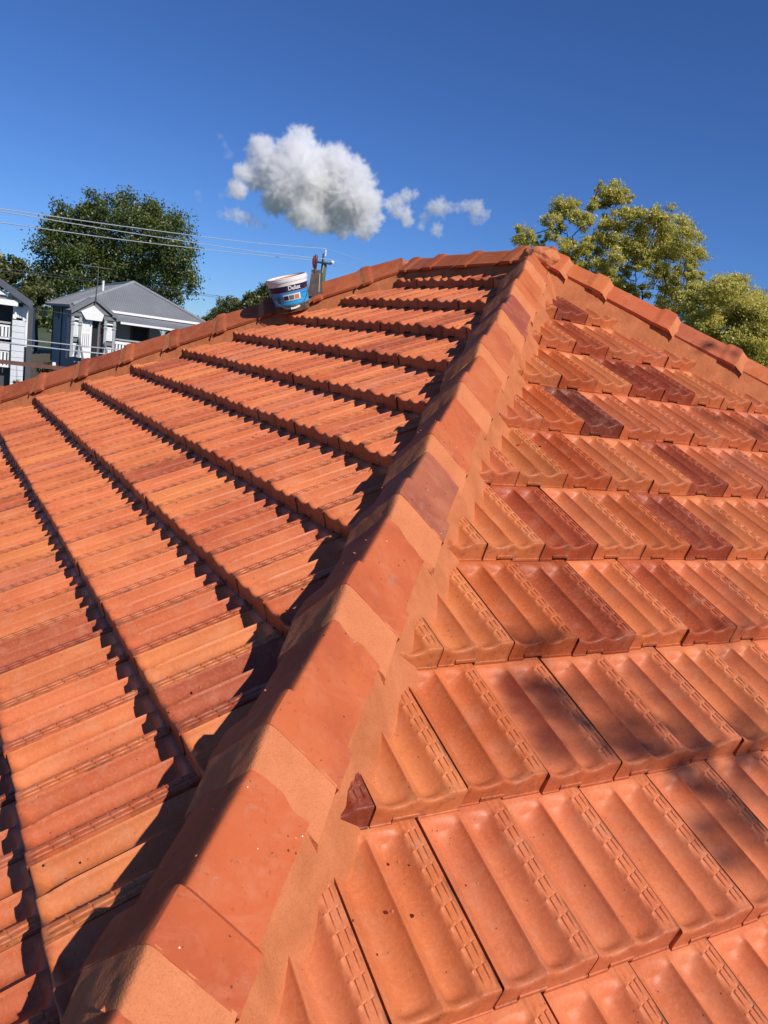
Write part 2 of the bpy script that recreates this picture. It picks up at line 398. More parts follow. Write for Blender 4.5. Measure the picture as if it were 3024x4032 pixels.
def cut_mesh(me, Mw, cuts):
    bm = bmesh.new(); bm.from_mesh(me); Mi = Mw.inverted(); M3 = Mw.to_3x3().transposed()
    for o, n in cuts:
        bmesh.ops.bisect_plane(bm, geom=bm.verts[:]+bm.edges[:]+bm.faces[:], plane_co=Mi @ o, plane_no=(M3 @ n).normalized(), clear_inner=True)
    nm = bpy.data.meshes.new('roof_tile'); bm.to_mesh(nm); bm.free()
    for mm in me.materials: nm.materials.append(mm)
    return nm
def tint(t):
    k, f = t['k'], t['face']
    if f == 'R':
        if k <= 0: c = pick(spread=0.15)
        elif k == 1: c = pick(spread=0.35)
        else: c = pick(spread=1.0)
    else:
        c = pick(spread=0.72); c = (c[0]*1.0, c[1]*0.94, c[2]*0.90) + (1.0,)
    return c
mass = []
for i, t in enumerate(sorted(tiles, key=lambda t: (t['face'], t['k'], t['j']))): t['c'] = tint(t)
# single tiles whose colour stands out in the photograph
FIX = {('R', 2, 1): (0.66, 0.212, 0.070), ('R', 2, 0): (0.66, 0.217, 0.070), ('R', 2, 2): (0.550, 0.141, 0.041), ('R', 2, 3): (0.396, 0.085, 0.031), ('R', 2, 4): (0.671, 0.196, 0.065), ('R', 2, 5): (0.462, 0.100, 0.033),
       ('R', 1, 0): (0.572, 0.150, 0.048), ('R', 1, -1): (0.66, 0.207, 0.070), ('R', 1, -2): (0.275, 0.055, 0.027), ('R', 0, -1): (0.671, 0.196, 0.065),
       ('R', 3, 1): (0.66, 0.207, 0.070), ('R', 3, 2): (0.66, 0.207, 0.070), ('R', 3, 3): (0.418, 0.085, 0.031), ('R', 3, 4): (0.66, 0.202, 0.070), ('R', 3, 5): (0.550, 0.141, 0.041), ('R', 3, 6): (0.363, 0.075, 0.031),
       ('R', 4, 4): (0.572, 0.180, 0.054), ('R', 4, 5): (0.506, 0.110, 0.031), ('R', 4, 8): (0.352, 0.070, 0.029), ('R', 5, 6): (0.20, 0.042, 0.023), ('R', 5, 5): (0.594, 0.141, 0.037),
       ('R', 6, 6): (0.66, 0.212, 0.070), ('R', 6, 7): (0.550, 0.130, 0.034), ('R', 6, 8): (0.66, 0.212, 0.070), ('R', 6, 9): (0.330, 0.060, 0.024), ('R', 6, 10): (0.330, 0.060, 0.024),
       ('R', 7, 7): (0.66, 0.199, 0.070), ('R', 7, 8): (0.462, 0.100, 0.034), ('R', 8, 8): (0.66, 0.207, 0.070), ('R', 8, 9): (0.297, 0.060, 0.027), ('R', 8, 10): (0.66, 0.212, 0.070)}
NPART = 298
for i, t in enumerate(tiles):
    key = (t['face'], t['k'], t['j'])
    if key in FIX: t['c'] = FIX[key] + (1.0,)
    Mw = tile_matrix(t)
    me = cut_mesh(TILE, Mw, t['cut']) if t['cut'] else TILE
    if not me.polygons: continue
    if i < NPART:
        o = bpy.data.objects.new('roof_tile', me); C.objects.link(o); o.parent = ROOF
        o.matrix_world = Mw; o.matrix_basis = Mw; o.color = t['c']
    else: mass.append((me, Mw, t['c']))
if mass:
    V = []; Fc = []; T = []; b = 0
    for me, Mw, c in mass:
        n = len(me.vertices); a = np.empty(n*3); me.vertices.foreach_get('co', a); a = a.reshape(-1, 3)
        Mn = np.array(Mw); V.append(a @ Mn[:3, :3].T + Mn[:3, 3]); Fc += [tuple(b+i for i in p.vertices) for p in me.polygons]
        T.append(np.tile(np.array(c), (n, 1))); b += n
    me = bpy.data.meshes.new('roof_tile'); me.from_pydata(np.vstack(V).tolist(), [], Fc); me.materials.append(M_TILEA)
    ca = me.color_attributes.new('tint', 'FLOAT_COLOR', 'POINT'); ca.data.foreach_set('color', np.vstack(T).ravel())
    me.polygons.foreach_set('use_smooth', [True]*len(me.polygons)); me.set_sharp_from_angle(angle=R(48)); me.update()
    o = bpy.data.objects.new('roof_tile_field', me); C.objects.link(o); o.parent = ROOF; o['kind'] = 'stuff'

# roof deck under the tiles, back slopes and house walls under the eaves
D_EAVE = D0_R + 12*G_R + 0.02
def hip_at(O, D, z): return O + D*((z-O.z)/D.z)
zE = -D_EAVE*math.sin(TH_R)
drop = Vector((0, 0, -0.125))
e1, e2, e3 = hip_at(APEX, H1D, zE), hip_at(APEX, H2D, zE), hip_at(BEND, H3D, zE)
e4 = Vector((e3.x, e2.y, zE))
A_, B_ = APEX+drop, BEND+drop
mb = MB(); th = Vector((0, 0, -0.03))
def slab(q): mb.prism([Vector(x) for x in q], (0, 0, 0), (0, 0, -0.03))
slab([A_, e1+drop, e2+drop]); slab([A_, B_, e3+drop, e1+drop])
mb.build('roof_deck', M_DARK, ROOF)
M_BACK = plain('terracotta_back', (0.50, 0.15, 0.06), 0.7, var=0.25, scale=3)
mb = MB(); slab([APEX+Vector((0,0,-.03)), e2+Vector((0,0,-.03)), e4+Vector((0,0,-.03)), BEND+Vector((0,0,-.03))]); slab([BEND+Vector((0,0,-.03)), e4+Vector((0,0,-.03)), e3+Vector((0,0,-.03))])
mb.build('back_slope', M_BACK, ROOF)
GZ = -4.75
mb = MB(); mb.box((e3.x+0.5, e3.y+0.5, GZ-0.05), (e2.x-0.5, e2.y-0.5, zE-0.02)); mb.build('house_wall', plain('cream_boards', (0.55, 0.5, 0.42), 0.7), ROOF)

# ------------------------------------------------------------------ ridge and hip caps with their mortar
def n1(x, s=0): return noise.noise(Vector((x, s*7.31, s*1.7)))
def frame(D, leftward):
    u_ = (Vector((0, 0, 1)) - D*D.z).normalized(); l_ = D.cross(u_)
    if l_.dot(leftward) < 0: l_ = -l_
    return u_, l_
def section(wl, wr, H, slope, rcr, n=13):
    """outer profile points (s, h) from -wr to wl"""
    out = []
    for i in range(-n, n+1):
        f = i/n; s = (wl if f > 0 else wr)*math.copysign(abs(f)**1.25, f)
        sl = slope if not hasattr(slope, '__len__') else (slope[0] if s > 0 else slope[1])
        out.append((s, H - sl*(math.sqrt(s*s+rcr*rcr)-rcr)))
    return out
def sweep(name, mat, O, D, U, Lv, stations, parent=ROOF, smooth=38, thick=0.014, jag=0.0, seed=0, closed=True):
    """stations: list of (t, [(s,h)...])"""
    vs = []; fs = []; n = len(stations[0][1])
    for t, pr in stations:
        for (s, h) in pr: vs.append(O + D*t + Lv*s + U*h)
    for t, pr in stations:       # underside
        for (s, h) in pr: vs.append(O + D*t + Lv*(s*0.93) + U*(h-thick))
    m = len(stations)*n
    for i in range(len(stations)-1):
        for j in range(n-1):
            a = i*n+j; fs.append((a, a+1, a+n+1, a+n)); fs.append((m+a, m+a+n, m+a+n+1, m+a+1))
        a = i*n; fs.append((a, a+n, m+a+n, m+a)); a = i*n+n-1; fs.append((a, m+a, m+a+n, a+n))
    for i in (0, len(stations)-1):
        for j in range(n-1):
            a = i*n+j; fs.append((a, m+a, m+a+1, a+1))
    k = MB(); k.v = [tuple(v) for v in vs]; k.f = fs; k.m = [0]*len(fs)
    return k.build(name, mat, parent, smooth=True, angle=smooth)
CAPCOL = [(0.504, 0.129, 0.047), (0.540, 0.144, 0.046), (0.495, 0.117, 0.046), (0.450, 0.117, 0.054), (0.513, 0.133, 0.049), (0.378, 0.098, 0.058), (0.522, 0.140, 0.049)]
def caps(O, D, leftward, ends, wl=0.122, wr=0.122, H=0.1170, slope=1.06, latoff=0.0, latk=0.0, slk=0.0, start=0.0, mort=0.085, seed=1, cols=None, col_up=0.025, collar=0.085):
    U, Lv = frame(D, leftward); rr = random.Random(seed); prev = start; slope0 = slope
    for i, t1 in enumerate(ends):
        if slk: slope = (slope0[0] + slk*(t1-1.0) + rr.uniform(-0.02, 0.02), slope0[1])
        t0 = prev - (0.05 if i else 0.0); L_ = t1-t0
        lat = latoff + rr.uniform(-0.004, 0.004); hh = rr.uniform(-0.003, 0.003); wmul = rr.uniform(0.97, 1.03)
        st = []; nt = max(10, int(L_/0.012))
        for q in range(nt+1):
            t = t0 + L_*q/nt; f = q/nt
            body = H - 0.012 + 0.012*f + hh
            c = float(sm(t, t1-collar-0.014, t1-collar+0.002)); e = 1 - 0.004*0
            Hh = body + col_up*c - 0.004*float(sm(t, t1-0.010, t1))
            ww = (1 + 0.15*c)*wmul*(0.93+0.08*f)
            st.append((t, [(s+lat+latk*t, h + 0.0012*noise.noise(Vector((t*9, s*20, seed+i)))) for s, h in section(wl*ww, wr*ww, Hh, slope, 0.007)]))
        o = sweep('ridge_cap', M_CAP, O, D, U, Lv, st); cc = (cols or CAPCOL)[i % len(cols or CAPCOL)]; o.color = cc + (1,)
        # pointing mortar struck from the collar down onto the next cap
        if mort > 0:
            st = []; nt = 14; ml = mort*rr.uniform(0.88, 1.15)
            for q in range(nt+1):
                f = q/nt; pr = []
                for s, h in section(wl*1.12*wmul, wr*1.12*wmul, 0, slope, 0.009, 22):
                    wob = 0.5+0.5*noise.noise(Vector((s*28, seed*3+i, 0.3)))
                    le = ml*(0.80+0.36*wob)
                    tt = f*le
                    Hs = H + 0.001 + hh + col_up - 0.0055
                    He = H - 0.013 + hh*0.0
                    prof = Hs + (He-Hs)*(f**0.9)
                    pr.append((s+lat+latk*(t1+tt), h + prof + 0.0016*noise.noise(Vector((s*45+seed, f*5, i))), tt))
                st.append(pr)
            vs = []; fs = []; n = len(st[0])
            for pr in st:
                for s, h, tt in pr: vs.append(O + D*(t1-0.004+tt) + Lv*s + U*h)
            for s, h, tt in st[-1]: vs.append(O + D*(t1+tt) + Lv*s + U*(h-0.02))
            for a_ in range(nt+1):
                for j in range(n-1): b_ = a_*n+j; fs.append((b_, b_+1, b_+n+1, b_+n))
            k = MB(); k.v = [tuple(v) for v in vs]; k.f = fs; k.m = [0]*len(fs)
            # close sides
            k.build('mortar_pointing', M_MORT, ROOF, smooth=True, angle=60)
        prev = t1
E1 = [x-0.047 for x in (0.06, 0.398, 0.86, 1.251, 1.675, 2.060, 2.470, 2.825, 3.220, 3.626, 4.018, 4.42, 4.84)]
caps(APEX, H1D, Vector((-1, -1, 0)), E1[1:], cols=[(0.504, 0.133, 0.047), (0.540, 0.144, 0.046), (0.360, 0.094, 0.054), (0.513, 0.140, 0.054), (0.513, 0.133, 0.049), (0.522, 0.129, 0.047), (0.387, 0.117, 0.063), (0.513, 0.121, 0.046), (0.531, 0.129, 0.047), (0.522, 0.121, 0.044), (0.522, 0.125, 0.046), (0.522, 0.125, 0.046)], start=0.02, seed=2, wl=0.112, wr=0.104, latoff=0.012, latk=0.0010, slope=(1.13, 1.06), slk=0.02, H=0.113)
E2 = [0.14, 0.39, 0.79, 1.17, 1.57, 2.0, 2.4, 2.8, 3.2]
caps(APEX, H2D, Vector((1, -1, 0)), E2, start=0.02, mort=0.045, seed=5, wl=0.082, wr=0.12, col_up=0.014, collar=0.075)
E3 = [0.30+0.365*i for i in range(13)]
caps(BEND, H3D, Vector((-1, 1, 0)), E3, cols=[(0.42, 0.105, 0.042), (0.50, 0.13, 0.05), (0.36, 0.085, 0.04), (0.46, 0.12, 0.05)], start=0.0, mort=0.05, seed=9, col_up=0.010, collar=0.06, slope=0.95)
caps(RO, RIDGE_D, Vector((0, -1, 0)), [0.30, 0.70, 1.06, 1.34], start=0.0, mort=0.05, seed=14, slope=0.9, H=0.084, wl=0.11, wr=0.11, col_up=0.010)

def bedding(O, D, side, t1, s0, s1, h0, m, amp=0.005, seed=0, t0=0.0, latk=0.0):
    """mortar bed under one edge of the caps, running down until it dives under the tiles"""
    U = (Vector((0, 0, 1)) - D*D.z).normalized(); Lv = D.cross(U)
    if Lv.dot(side) < 0: Lv = -Lv
    nt = int((t1-t0)/0.011); ns = 22; vs = []; fs = []
    for i in range(nt+1):
        t = t0 + (t1-t0)*i/nt
        lf = noise.noise(Vector((t*2.7, seed*5.1, 0)))*0.010 + noise.noise(Vector((t*11, seed*5.1, 4)))*0.0045
        for j in range(ns+1):
            s = s0 + (s1-s0)*j/ns
            h = h0 - m*(s-s0)*(1.0+0.9*float(sm(s, s0, s1))*0) + lf*min(1, j/5) + amp*0.5*noise.noise(Vector((t*38, s*14, seed)))*min(1, j/4)
            vs.append(O + D*t + Lv*(s+latk*t) + U*h)
    n = ns+1
    for i in range(nt):
        for j in range(ns): a = i*n+j; fs.append((a, a+1, a+n+1, a+n))
    k = MB(); k.v = [tuple(v) for v in vs]; k.f = fs; k.m = [0]*len(fs)
    return k.build('mortar_bedding', M_BED, ROOF, smooth=True, angle=75)
bedding(APEX, H1D, Vector((1, 1, 0)), 4.9, 0.080, 0.158, 0.014, 1.70, seed=1, latk=-0.0025)
bedding(APEX, H1D, Vector((-1, -1, 0)), 4.9, 0.092, 0.135, -0.005, 3.2, seed=2, latk=0.0030)
bedding(APEX, H2D, Vector((1, -1, 0)), 3.4, 0.066, 0.150, 0.040, 2.3, seed=3, amp=0.010)
bedding(BEND, H3D, Vector((1, -1, 0)), 5.0, 0.090, 0.155, 0.022, 2.6, seed=4, amp=0.008)
bedding(RO, RIDGE_D, Vector((0, -1, 0)), 1.38, 0.080, 0.128, 0.000, 2.6, seed=6, amp=0.008)
# mortar dabs where ridge and hips meet
def lump(name, P, r, sx, seed, mat=M_MORT):
    bm = bmesh.new(); bmesh.ops.create_icosphere(bm, subdivisions=5, radius=1.0)
    for v in bm.verts:
        d = 1 + 0.16*noise.noise(v.co*2.2+Vector((seed, 0, 0))) + 0.05*noise.noise(v.co*8+Vector((seed, 0, 0)))
        v.co = Vector((v.co.x*sx[0]*d, v.co.y*sx[1]*d, v.co.z*sx[2]*d))*r
    me = bpy.data.meshes.new(name); bm.to_mesh(me); bm.free(); me.materials.append(mat)
    me.polygons.foreach_set('use_smooth', [True]*len(me.polygons))
    o = bpy.data.objects.new(name, me); C.objects.link(o); o.parent = ROOF; o.location = P; return o
lump('mortar_dab', APEX+Vector((0.025, 0.0, 0.040)), 0.105, (1.1, 1.0, 0.66), 3)
lump('mortar_dab', BEND+Vector((0.0, -0.01, 0.035)), 0.070, (1.0, 0.8, 0.6), 8)

# mortar crumbs scattered over the slopes
mb = MB(); rc = random.Random(4)
def crumb(P, N, r):
    bm = bmesh.new(); bmesh.ops.create_icosphere(bm, subdivisions=1, radius=r)
    s = Vector((rc.uniform(.7, 1.3), rc.uniform(.6, 1.1), rc.uniform(.5, .9)))
    vs = [Vector((v.co.x*s.x, v.co.y*s.y, v.co.z*s.z))*rc.uniform(.75, 1.25) + P for v in bm.verts]
    mb.add(vs, [[v.index for v in f.verts] for f in bm.faces]); bm.free()
for _ in range(70):
    d = rc.uniform(0.6, 3.4); a = rc.random()
    if rc.random() < 0.45:
        xh = rc.uniform(0.16, 0.55) if rc.random() < 0.7 else rc.uniform(0.2, 1.6); X = d*math.cos(TH_L)*1.02 - xh - 0.06*0
        y = (D0_L - d) % G_L; crumb(Lpt(X, d, -math.sin(TILT)*y + 0.001), None, rc.uniform(0.0022, 0.0055))
    else:
        xh = rc.uniform(0.18, 0.5) if rc.random() < 0.6 else rc.uniform(0.2, 2.0); Y = -d*math.cos(TH_R)*0.92 + xh
        y = (D0_R - d) % G_R; crumb(Rpt(Y, d, -math.sin(TILT)*y + 0.0005), None, rc.uniform(0.002, 0.0045))
U1, L1 = frame(H1D, Vector((-1, -1, 0)))
for _ in range(22):
    t = rc.uniform(1.8, 4.3); s = rc.uniform(0.01, 0.11); crumb(APEX + H1D*t + L1*s + U1*(0.119 - 0.86*(math.sqrt(s*s+.007**2)-.007)), None, rc.uniform(0.0018, 0.004))
o = mb.build('mortar_crumbs', M_MORT); tag(o, 'crumbs of dried mortar scattered over tiles beside the ridge caps', 'mortar crumbs', kind='stuff')

# ------------------------------------------------------------------ ground
k = NT('grass'); tc = k.n('ShaderNodeTexCoord').outputs['Object']
k.l(k.ramp(k.noise(tc, 0.15, 6), [(0.35, (0.045, 0.075, 0.02)), (0.65, (0.09, 0.10, 0.035))]), k.b.inputs['Base Color']); k.b.inputs['Roughness'].default_value = 0.95
mb = MB(); mb.add([(-4000, -4000, GZ), (4000, -4000, GZ), (4000, 4000, GZ), (-4000, 4000, GZ)], [(0, 1, 2, 3)])
tag(mb.build('ground', k.m), 'grassy ground below the roofs', kind='structure')


# ------------------------------------------------------------------ paint bucket and trowel on the left slope
def planeL(px, py, h=0.0):
    r = fw + rt*((px-1512)/F_PX) - up*((py-2016)/F_PX); n = LR[2]; o = Vector((0, 0, 0.002)) + n*h
    return CAM + r*((o-CAM).dot(n)/r.dot(n))
def basis(o, x, z):
    z = z.normalized(); x = (x - z*x.dot(z)).normalized(); y = z.cross(x)
    return Matrix.Translation(o) @ Matrix((x, y, z)).transposed().to_4x4()
BP = planeL(1157, 1222, 0.010)
tocam = (CAM-BP)
MBK = basis(BP, tocam, LR[2]*0.72 + Vector((0, 0, 1))*0.28)             # local +X looks at the photographer
BKT = empty('paint_bucket', label='white rimmed blue paint bucket with wire handle standing on the tiles', cat='bucket')
BKT.matrix_world = MBK; BKT.matrix_basis = MBK
R0, R1, HB = 0.113, 0.137, 0.232
def rad(z): return R0 + (R1-R0)*z/HB
wh = plain('white_plastic', (0.80, 0.79, 0.77), 0.35, var=0.03)
def grime(name, col, dirt=(0.16, 0.11, 0.075)):
    k = NT(name); tc = k.n('ShaderNodeTexCoord').outputs['Object']
    f = k.ramp(k.noise(tc, 18, 6, 0.65), [(0.56, 0.0), (0.70, 0.6)])
    k.l(k.mix(f, col, dirt), k.b.inputs['Base Color']); k.b.inputs['Roughness'].default_value = 0.42; return k.m
navy = grime('navy_label', (0.010, 0.014, 0.055)); redl = plain('red_line', (0.35, 0.02, 0.04), 0.4)
k = NT('blue_label'); tc = k.n('ShaderNodeTexCoord').outputs['Object']
mp = k.n('ShaderNodeMapping'); mp.inputs['Scale'].default_value = (3, 3, 90); k.l(tc, mp.inputs[0])
k.l(k.ramp(k.noise(mp.outputs[0], 1.5, 3), [(0.35, (0.014, 0.20, 0.52)), (0.65, (0.04, 0.40, 0.76))]), k.b.inputs['Base Color']); k.b.inputs['Roughness'].default_value = 0.4; blue = k.m
k = NT('mortar_smear'); tc = k.n('ShaderNodeTexCoord').outputs['Object']
k.l(k.ramp(k.noise(tc, 30, 6, 0.7), [(0.3, (0.035, 0.022, 0.014)), (0.55, (0.10, 0.065, 0.035)), (0.72, (0.30, 0.20, 0.07))]), k.b.inputs['Base Color']); k.b.inputs['Roughness'].default_value = 0.85
k.l(k.bump(k.noise(tc, 60, 5), 0.8, 0.004), k.b.inputs['Normal']); smear = k.m
def ring(name, z0, z1, mat, off=0.0, n=64, th=0.002):
    mb = MB(); mb.lathe([(rad(z0)+off-th, z0), (rad(z0)+off, z0), (rad(z1)+off, z1), (rad(z1)+off-th, z1)], n); return mb.build(name, mat, BKT, smooth=True)
mb = MB(); mb.lathe([(0.0, 0.001), (R0-0.004, 0.001), (R0, 0.005), (rad(HB-0.002), HB-0.002), (rad(HB)-0.004, HB-0.001), (rad(0.15)-0.004, 0.15), (0.0, 0.15)], 64)
mb.build('pail', wh, BKT, smooth=True)
mb = MB(); prof = []
for z, o_ in ((HB-0.052, 0.0), (HB-0.052, 0.005), (HB-0.030, 0.0055), (HB-0.029, 0.009), (HB-0.014, 0.0095), (HB-0.013, 0.006), (HB-0.004, 0.007), (HB, 0.003), (HB, -0.003)): prof.append((rad(z)+o_, z))
mb.lathe(prof, 64); mb.build('rim', wh, BKT, smooth=True)
ring('mortar_smear', 0.004, 0.050, smear, 0.0035)
ring('blue_band', 0.030, 0.138, blue, 0.0018); ring('red_line', 0.138, 0.1415, redl, 0.0019); ring('navy_band', 0.1415, HB-0.050, navy, 0.0018)
mb = MB(); mb.lathe([(0.0, 0.219), (R1-0.010, 0.2195), (R1-0.008, 0.216)], 40); o = mb.build('mortar_fill', M_MORT, BKT, smooth=True)
def patch(name, a0, a1, z0, z1, mat, off, parent, n=10):
    mb = MB(); vs = []
    for i in range(n+1):
        a = a0 + (a1-a0)*i/n
        for z in (z0, z1): vs.append(((rad(z)+off)*math.cos(a), (rad(z)+off)*math.sin(a), z))
    for i in range(n+1):
        a = a0 + (a1-a0)*i/n
        for z in (z0, z1): vs.append(((rad(z)+off-0.001)*math.cos(a), (rad(z)+off-0.001)*math.sin(a), z))
    b = 2*(n+1); fs = [(2*i, 2*i+2, 2*i+3, 2*i+1) for i in range(n)] + [(b+2*i, b+2*i+1, b+2*i+3, b+2*i+2) for i in range(n)]
    mb.add(vs, fs); return mb.build(name, mat, parent)
lab = patch('label_panel', -0.42, 0.56, 0.082, 0.122, wh, 0.0032, BKT)
for i, (nm, c) in enumerate((('black_swatch', (0.02, 0.02, 0.02)), ('grey_swatch', (0.16, 0.14, 0.13)), ('orange_swatch', (0.62, 0.20, 0.09)))):
    a = -0.38 + i*0.30; patch(nm, a, a+0.255, 0.087, 0.115, plain(nm, c, 0.5), 0.0045, lab, 5)
patch('green_print', -0.86, -0.66, 0.070, 0.115, plain('green_print', (0.05, 0.14, 0.08), 0.5, var=0.5, scale=120), 0.0028, BKT, 5)
# lettering wrapped round the pail
cu = bpy.data.curves.new('lettering', 'FONT'); cu.body = 'Dulux'; cu.size = 0.037; cu.extrude = 0.0006; cu.offset = 0.0011; cu.space_character = 1.02
to = bpy.data.objects.new('lettering_curve', cu); C.objects.link(to)
dg = bpy.context.evaluated_depsgraph_get(); tm = bpy.data.meshes.new_from_object(to.evaluated_get(dg)); bpy.data.objects.remove(to)
xs = [v.co.x for v in tm.vertices]; wd = max(xs)-min(xs)
for v in tm.vertices:
    x, y, z = v.co; zz = 0.1500 + y; a = 0.30 + (x-min(xs))/R1 - wd/2/R1 + 0.02*y/0.04
    v.co = ((rad(zz)+0.0030+z)*math.cos(a), (rad(zz)+0.0030+z)*math.sin(a), zz)
tm.name = 'lettering'; tm.materials.clear(); tm.materials.append(wh)
o = bpy.data.objects.new('lettering', tm); C.objects.link(o); o.parent = BKT
# wire handle hanging in front, with its white grip
wire = plain('steel_wire', (0.45, 0.46, 0.48), 0.35, 0.9)
pts = []
for i in range(25):
    a = -1.52 + 3.04*i/24; zz = HB-0.040 - 0.165*math.cos(a)**0.8 if math.cos(a) > 0 else HB-0.040
    pts.append(((rad(zz)+0.010)*math.cos(a), (rad(zz)+0.010)*math.sin(a), zz))
mb = MB(); mb.tube(pts, 0.0024, 6); hd = mb.build('wire_handle', wire, BKT, smooth=True)
mb = MB(); mb.tube(pts[11:16], 0.0075, 10); mb.build('grip', wh, hd, smooth=True)

TP = planeL(1246, 1168, 0.050)
MT = basis(TP, LR[0], (LR[2]*0.93 + Vector((0.10, 0.36, 0.1))).normalized()); tc_ = (CAM-TP).normalized()
MT = basis(TP, (fw.cross(Vector((0, 0, 1)))).normalized(), (Vector((0, 0, 1))*0.98 - (fw.cross(Vector((0, 0, 1)))).normalized()*0.06 - fw*0.02))
TRW = empty('bucket_trowel', label='mortar caked trowel standing upright behind the paint bucket, red and black handle', cat='trowel'); TRW.matrix_world = MT; TRW.matrix_basis = MT
k = NT('caked_steel'); tc = k.n('ShaderNodeTexCoord').outputs['Object']
k.l(k.ramp(k.noise(tc, 14, 7, 0.7), [(0.35, (0.085, 0.065, 0.05)), (0.56, (0.15, 0.115, 0.09)), (0.66, (0.42, 0.37, 0.30))]), k.b.inputs['Base Color']); k.b.inputs['Roughness'].default_value = 0.6; k.b.inputs['Metallic'].default_value = 0.2
k.l(k.bump(k.noise(tc, 50, 5), 0.5, 0.003), k.b.inputs['Normal'])
mb = MB(); mb.prism([(-0.060, -0.001, 0), (0.047, -0.001, 0), (0.026, -0.001, 0.178), (-0.044, -0.001, 0.178)], (0, 0, 0), (0, 0.003, 0)); mb.build('blade', k.m, TRW)
mb = MB(); mb.box((0.012, -0.0035, 0.03), (0.019, -0.0012, 0.155)); mb.build('dried_mortar', plain('pale_cement', (0.45, 0.42, 0.36), 0.9), TRW)
mb = MB(); mb.tube([(-0.018, 0.0, 0.165), (-0.018, -0.004, 0.19)], 0.008, 8); mb.build('neck', k.m, TRW, smooth=True)
mb = MB(); mb.tube([(-0.019, 0, 0.183), (-0.020, -0.002, 0.20), (-0.020, -0.002, 0.235), (-0.018, 0, 0.262), (-0.015, 0.001, 0.276)], [0.010, 0.013, 0.0145, 0.0135, 0.007], 14); hnd = mb.build('handle', plain('black_rubber', (0.03, 0.028, 0.03), 0.45), TRW, smooth=True)
mb = MB(); mb.tube([(-0.0275, -0.003, 0.19), (-0.029, -0.005, 0.22), (-0.028, -0.005, 0.245), (-0.025, -0.003, 0.268)], [0.008, 0.0115, 0.0115, 0.008], 10); mb.build('red_inlay', plain('red_rubber', (0.42, 0.015, 0.03), 0.4), hnd, smooth=True)

# ------------------------------------------------------------------ neighbouring houses
fh = Vector((-0.86941, 0.49408, 0)); rh = Vector((0.49408, 0.86941, 0)); AL = R(28)
ha = rh*math.cos(AL) + fh*math.sin(AL); hb = -rh*math.sin(AL) + fh*math.cos(AL)
def hframe(px, D):
    o = at(px, 1300, D); o.z = CAM.z
    return Matrix.Translation(o) @ Matrix((ha, hb, Vector((0, 0, 1)))).transposed().to_4x4()
def hit(M, px, py, y=0.0):
    """photo pixel -> (x, z) on the plane y of a house's own frame"""
    r = fw + rt*((px-1512)/F_PX) - up*((py-2016)/F_PX); Mi = M.inverted(); o = Mi @ CAM; d = Mi.to_3x3() @ r
    t = (y-o.y)/d.y; return o.x+d.x*t, o.z+d.z*t
def hitx(M, px, py, x=0.0):
    r = fw + rt*((px-1512)/F_PX) - up*((py-2016)/F_PX); Mi = M.inverted(); o = Mi @ CAM; d = Mi.to_3x3() @ r
    t = (x-o.x)/d.x; return o.y+d.y*t, o.z+d.z*t
GH = GZ - CAM.z
p_white = plain('white_paint', (0.80, 0.80, 0.79), 0.5, var=0.04)
p_pale = plain('pale_blue_paint', (0.60, 0.62, 0.65), 0.6, var=0.05)
p_grey = plain('grey_paint', (0.17, 0.18, 0.19), 0.6, var=0.08); p_dgrey = plain('charcoal_paint', (0.065, 0.07, 0.08), 0.55, var=0.1)
p_lgrey = plain('light_grey_paint', (0.36, 0.38, 0.38), 0.6, var=0.06)
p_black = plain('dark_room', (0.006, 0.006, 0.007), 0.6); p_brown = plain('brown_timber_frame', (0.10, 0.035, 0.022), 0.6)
def metal_roof(name, col):
    k = NT(name); tc = k.n('ShaderNodeTexCoord').outputs['Object']
    k.l(k.ramp(k.noise(tc, 0.8, 6, 0.6), [(0.3, [c*0.88 for c in col]), (0.7, [c*1.12 for c in col])]), k.b.inputs['Base Color'])
    k.b.inputs['Roughness'].default_value = 0.5; k.b.inputs['Metallic'].default_value = 0.1; return k.m
m_roof = metal_roof('corrugated_grey_steel', (0.25, 0.26, 0.27)); m_green = metal_roof('green_steel', (0.045, 0.12, 0.08))
def corr_slope(mb, a, b, c, d, pitch=0.085, amp=0.011, mi=0):
    """corrugated sheet over quad a-b (eave) c-d (top; a under d): ribs run up the slope"""
    a, b, c, d = map(Vector, (a, b, c, d)); n = max(2, int((b-a).length/pitch*4)); nn = (b-a).cross(d-a).normalized(); 
    vs = []
    for i in range(n+1):
        f = i/n; w_ = amp*math.sin(f*(b-a).length/pitch*2*math.pi)
        vs.append(a.lerp(b, f)+nn*w_); vs.append(d.lerp(c, f)+nn*w_)
    mb.add(vs, [(2*i, 2*i+2, 2*i+3, 2*i+1) for i in range(n)], mi)
def hip_sheet(mb, e0, e1, t0, t1, pitch=0.085, amp=0.011):
    """slope whose ribs stay perpendicular to the eave; triangle or trapezoid e0-e1 with top t0-t1"""
    e0, e1, t0, t1 = map(Vector, (e0, e1, t0, t1)); L = (e1-e0).length; ex = (e1-e0)/L
    x0 = (t0-e0).dot(ex); x1 = (t1-e0).dot(ex); rise = (t0-e0) - ex*x0; nn = ex.cross(rise).normalized(); n = int(L/pitch*4); vs = []
    for i in range(n+1):
        x = L*i/n; f = min(1.0, x/max(x0, 1e-6), (L-x)/max(L-x1, 1e-6)); w_ = nn*(amp*math.sin(x/pitch*2*math.pi))
        vs.append(e0+ex*x+w_); vs.append(e0+ex*x+rise*f+w_)
    mb.add(vs, [(2*i, 2*i+2, 2*i+3, 2*i+1) for i in range(n)])
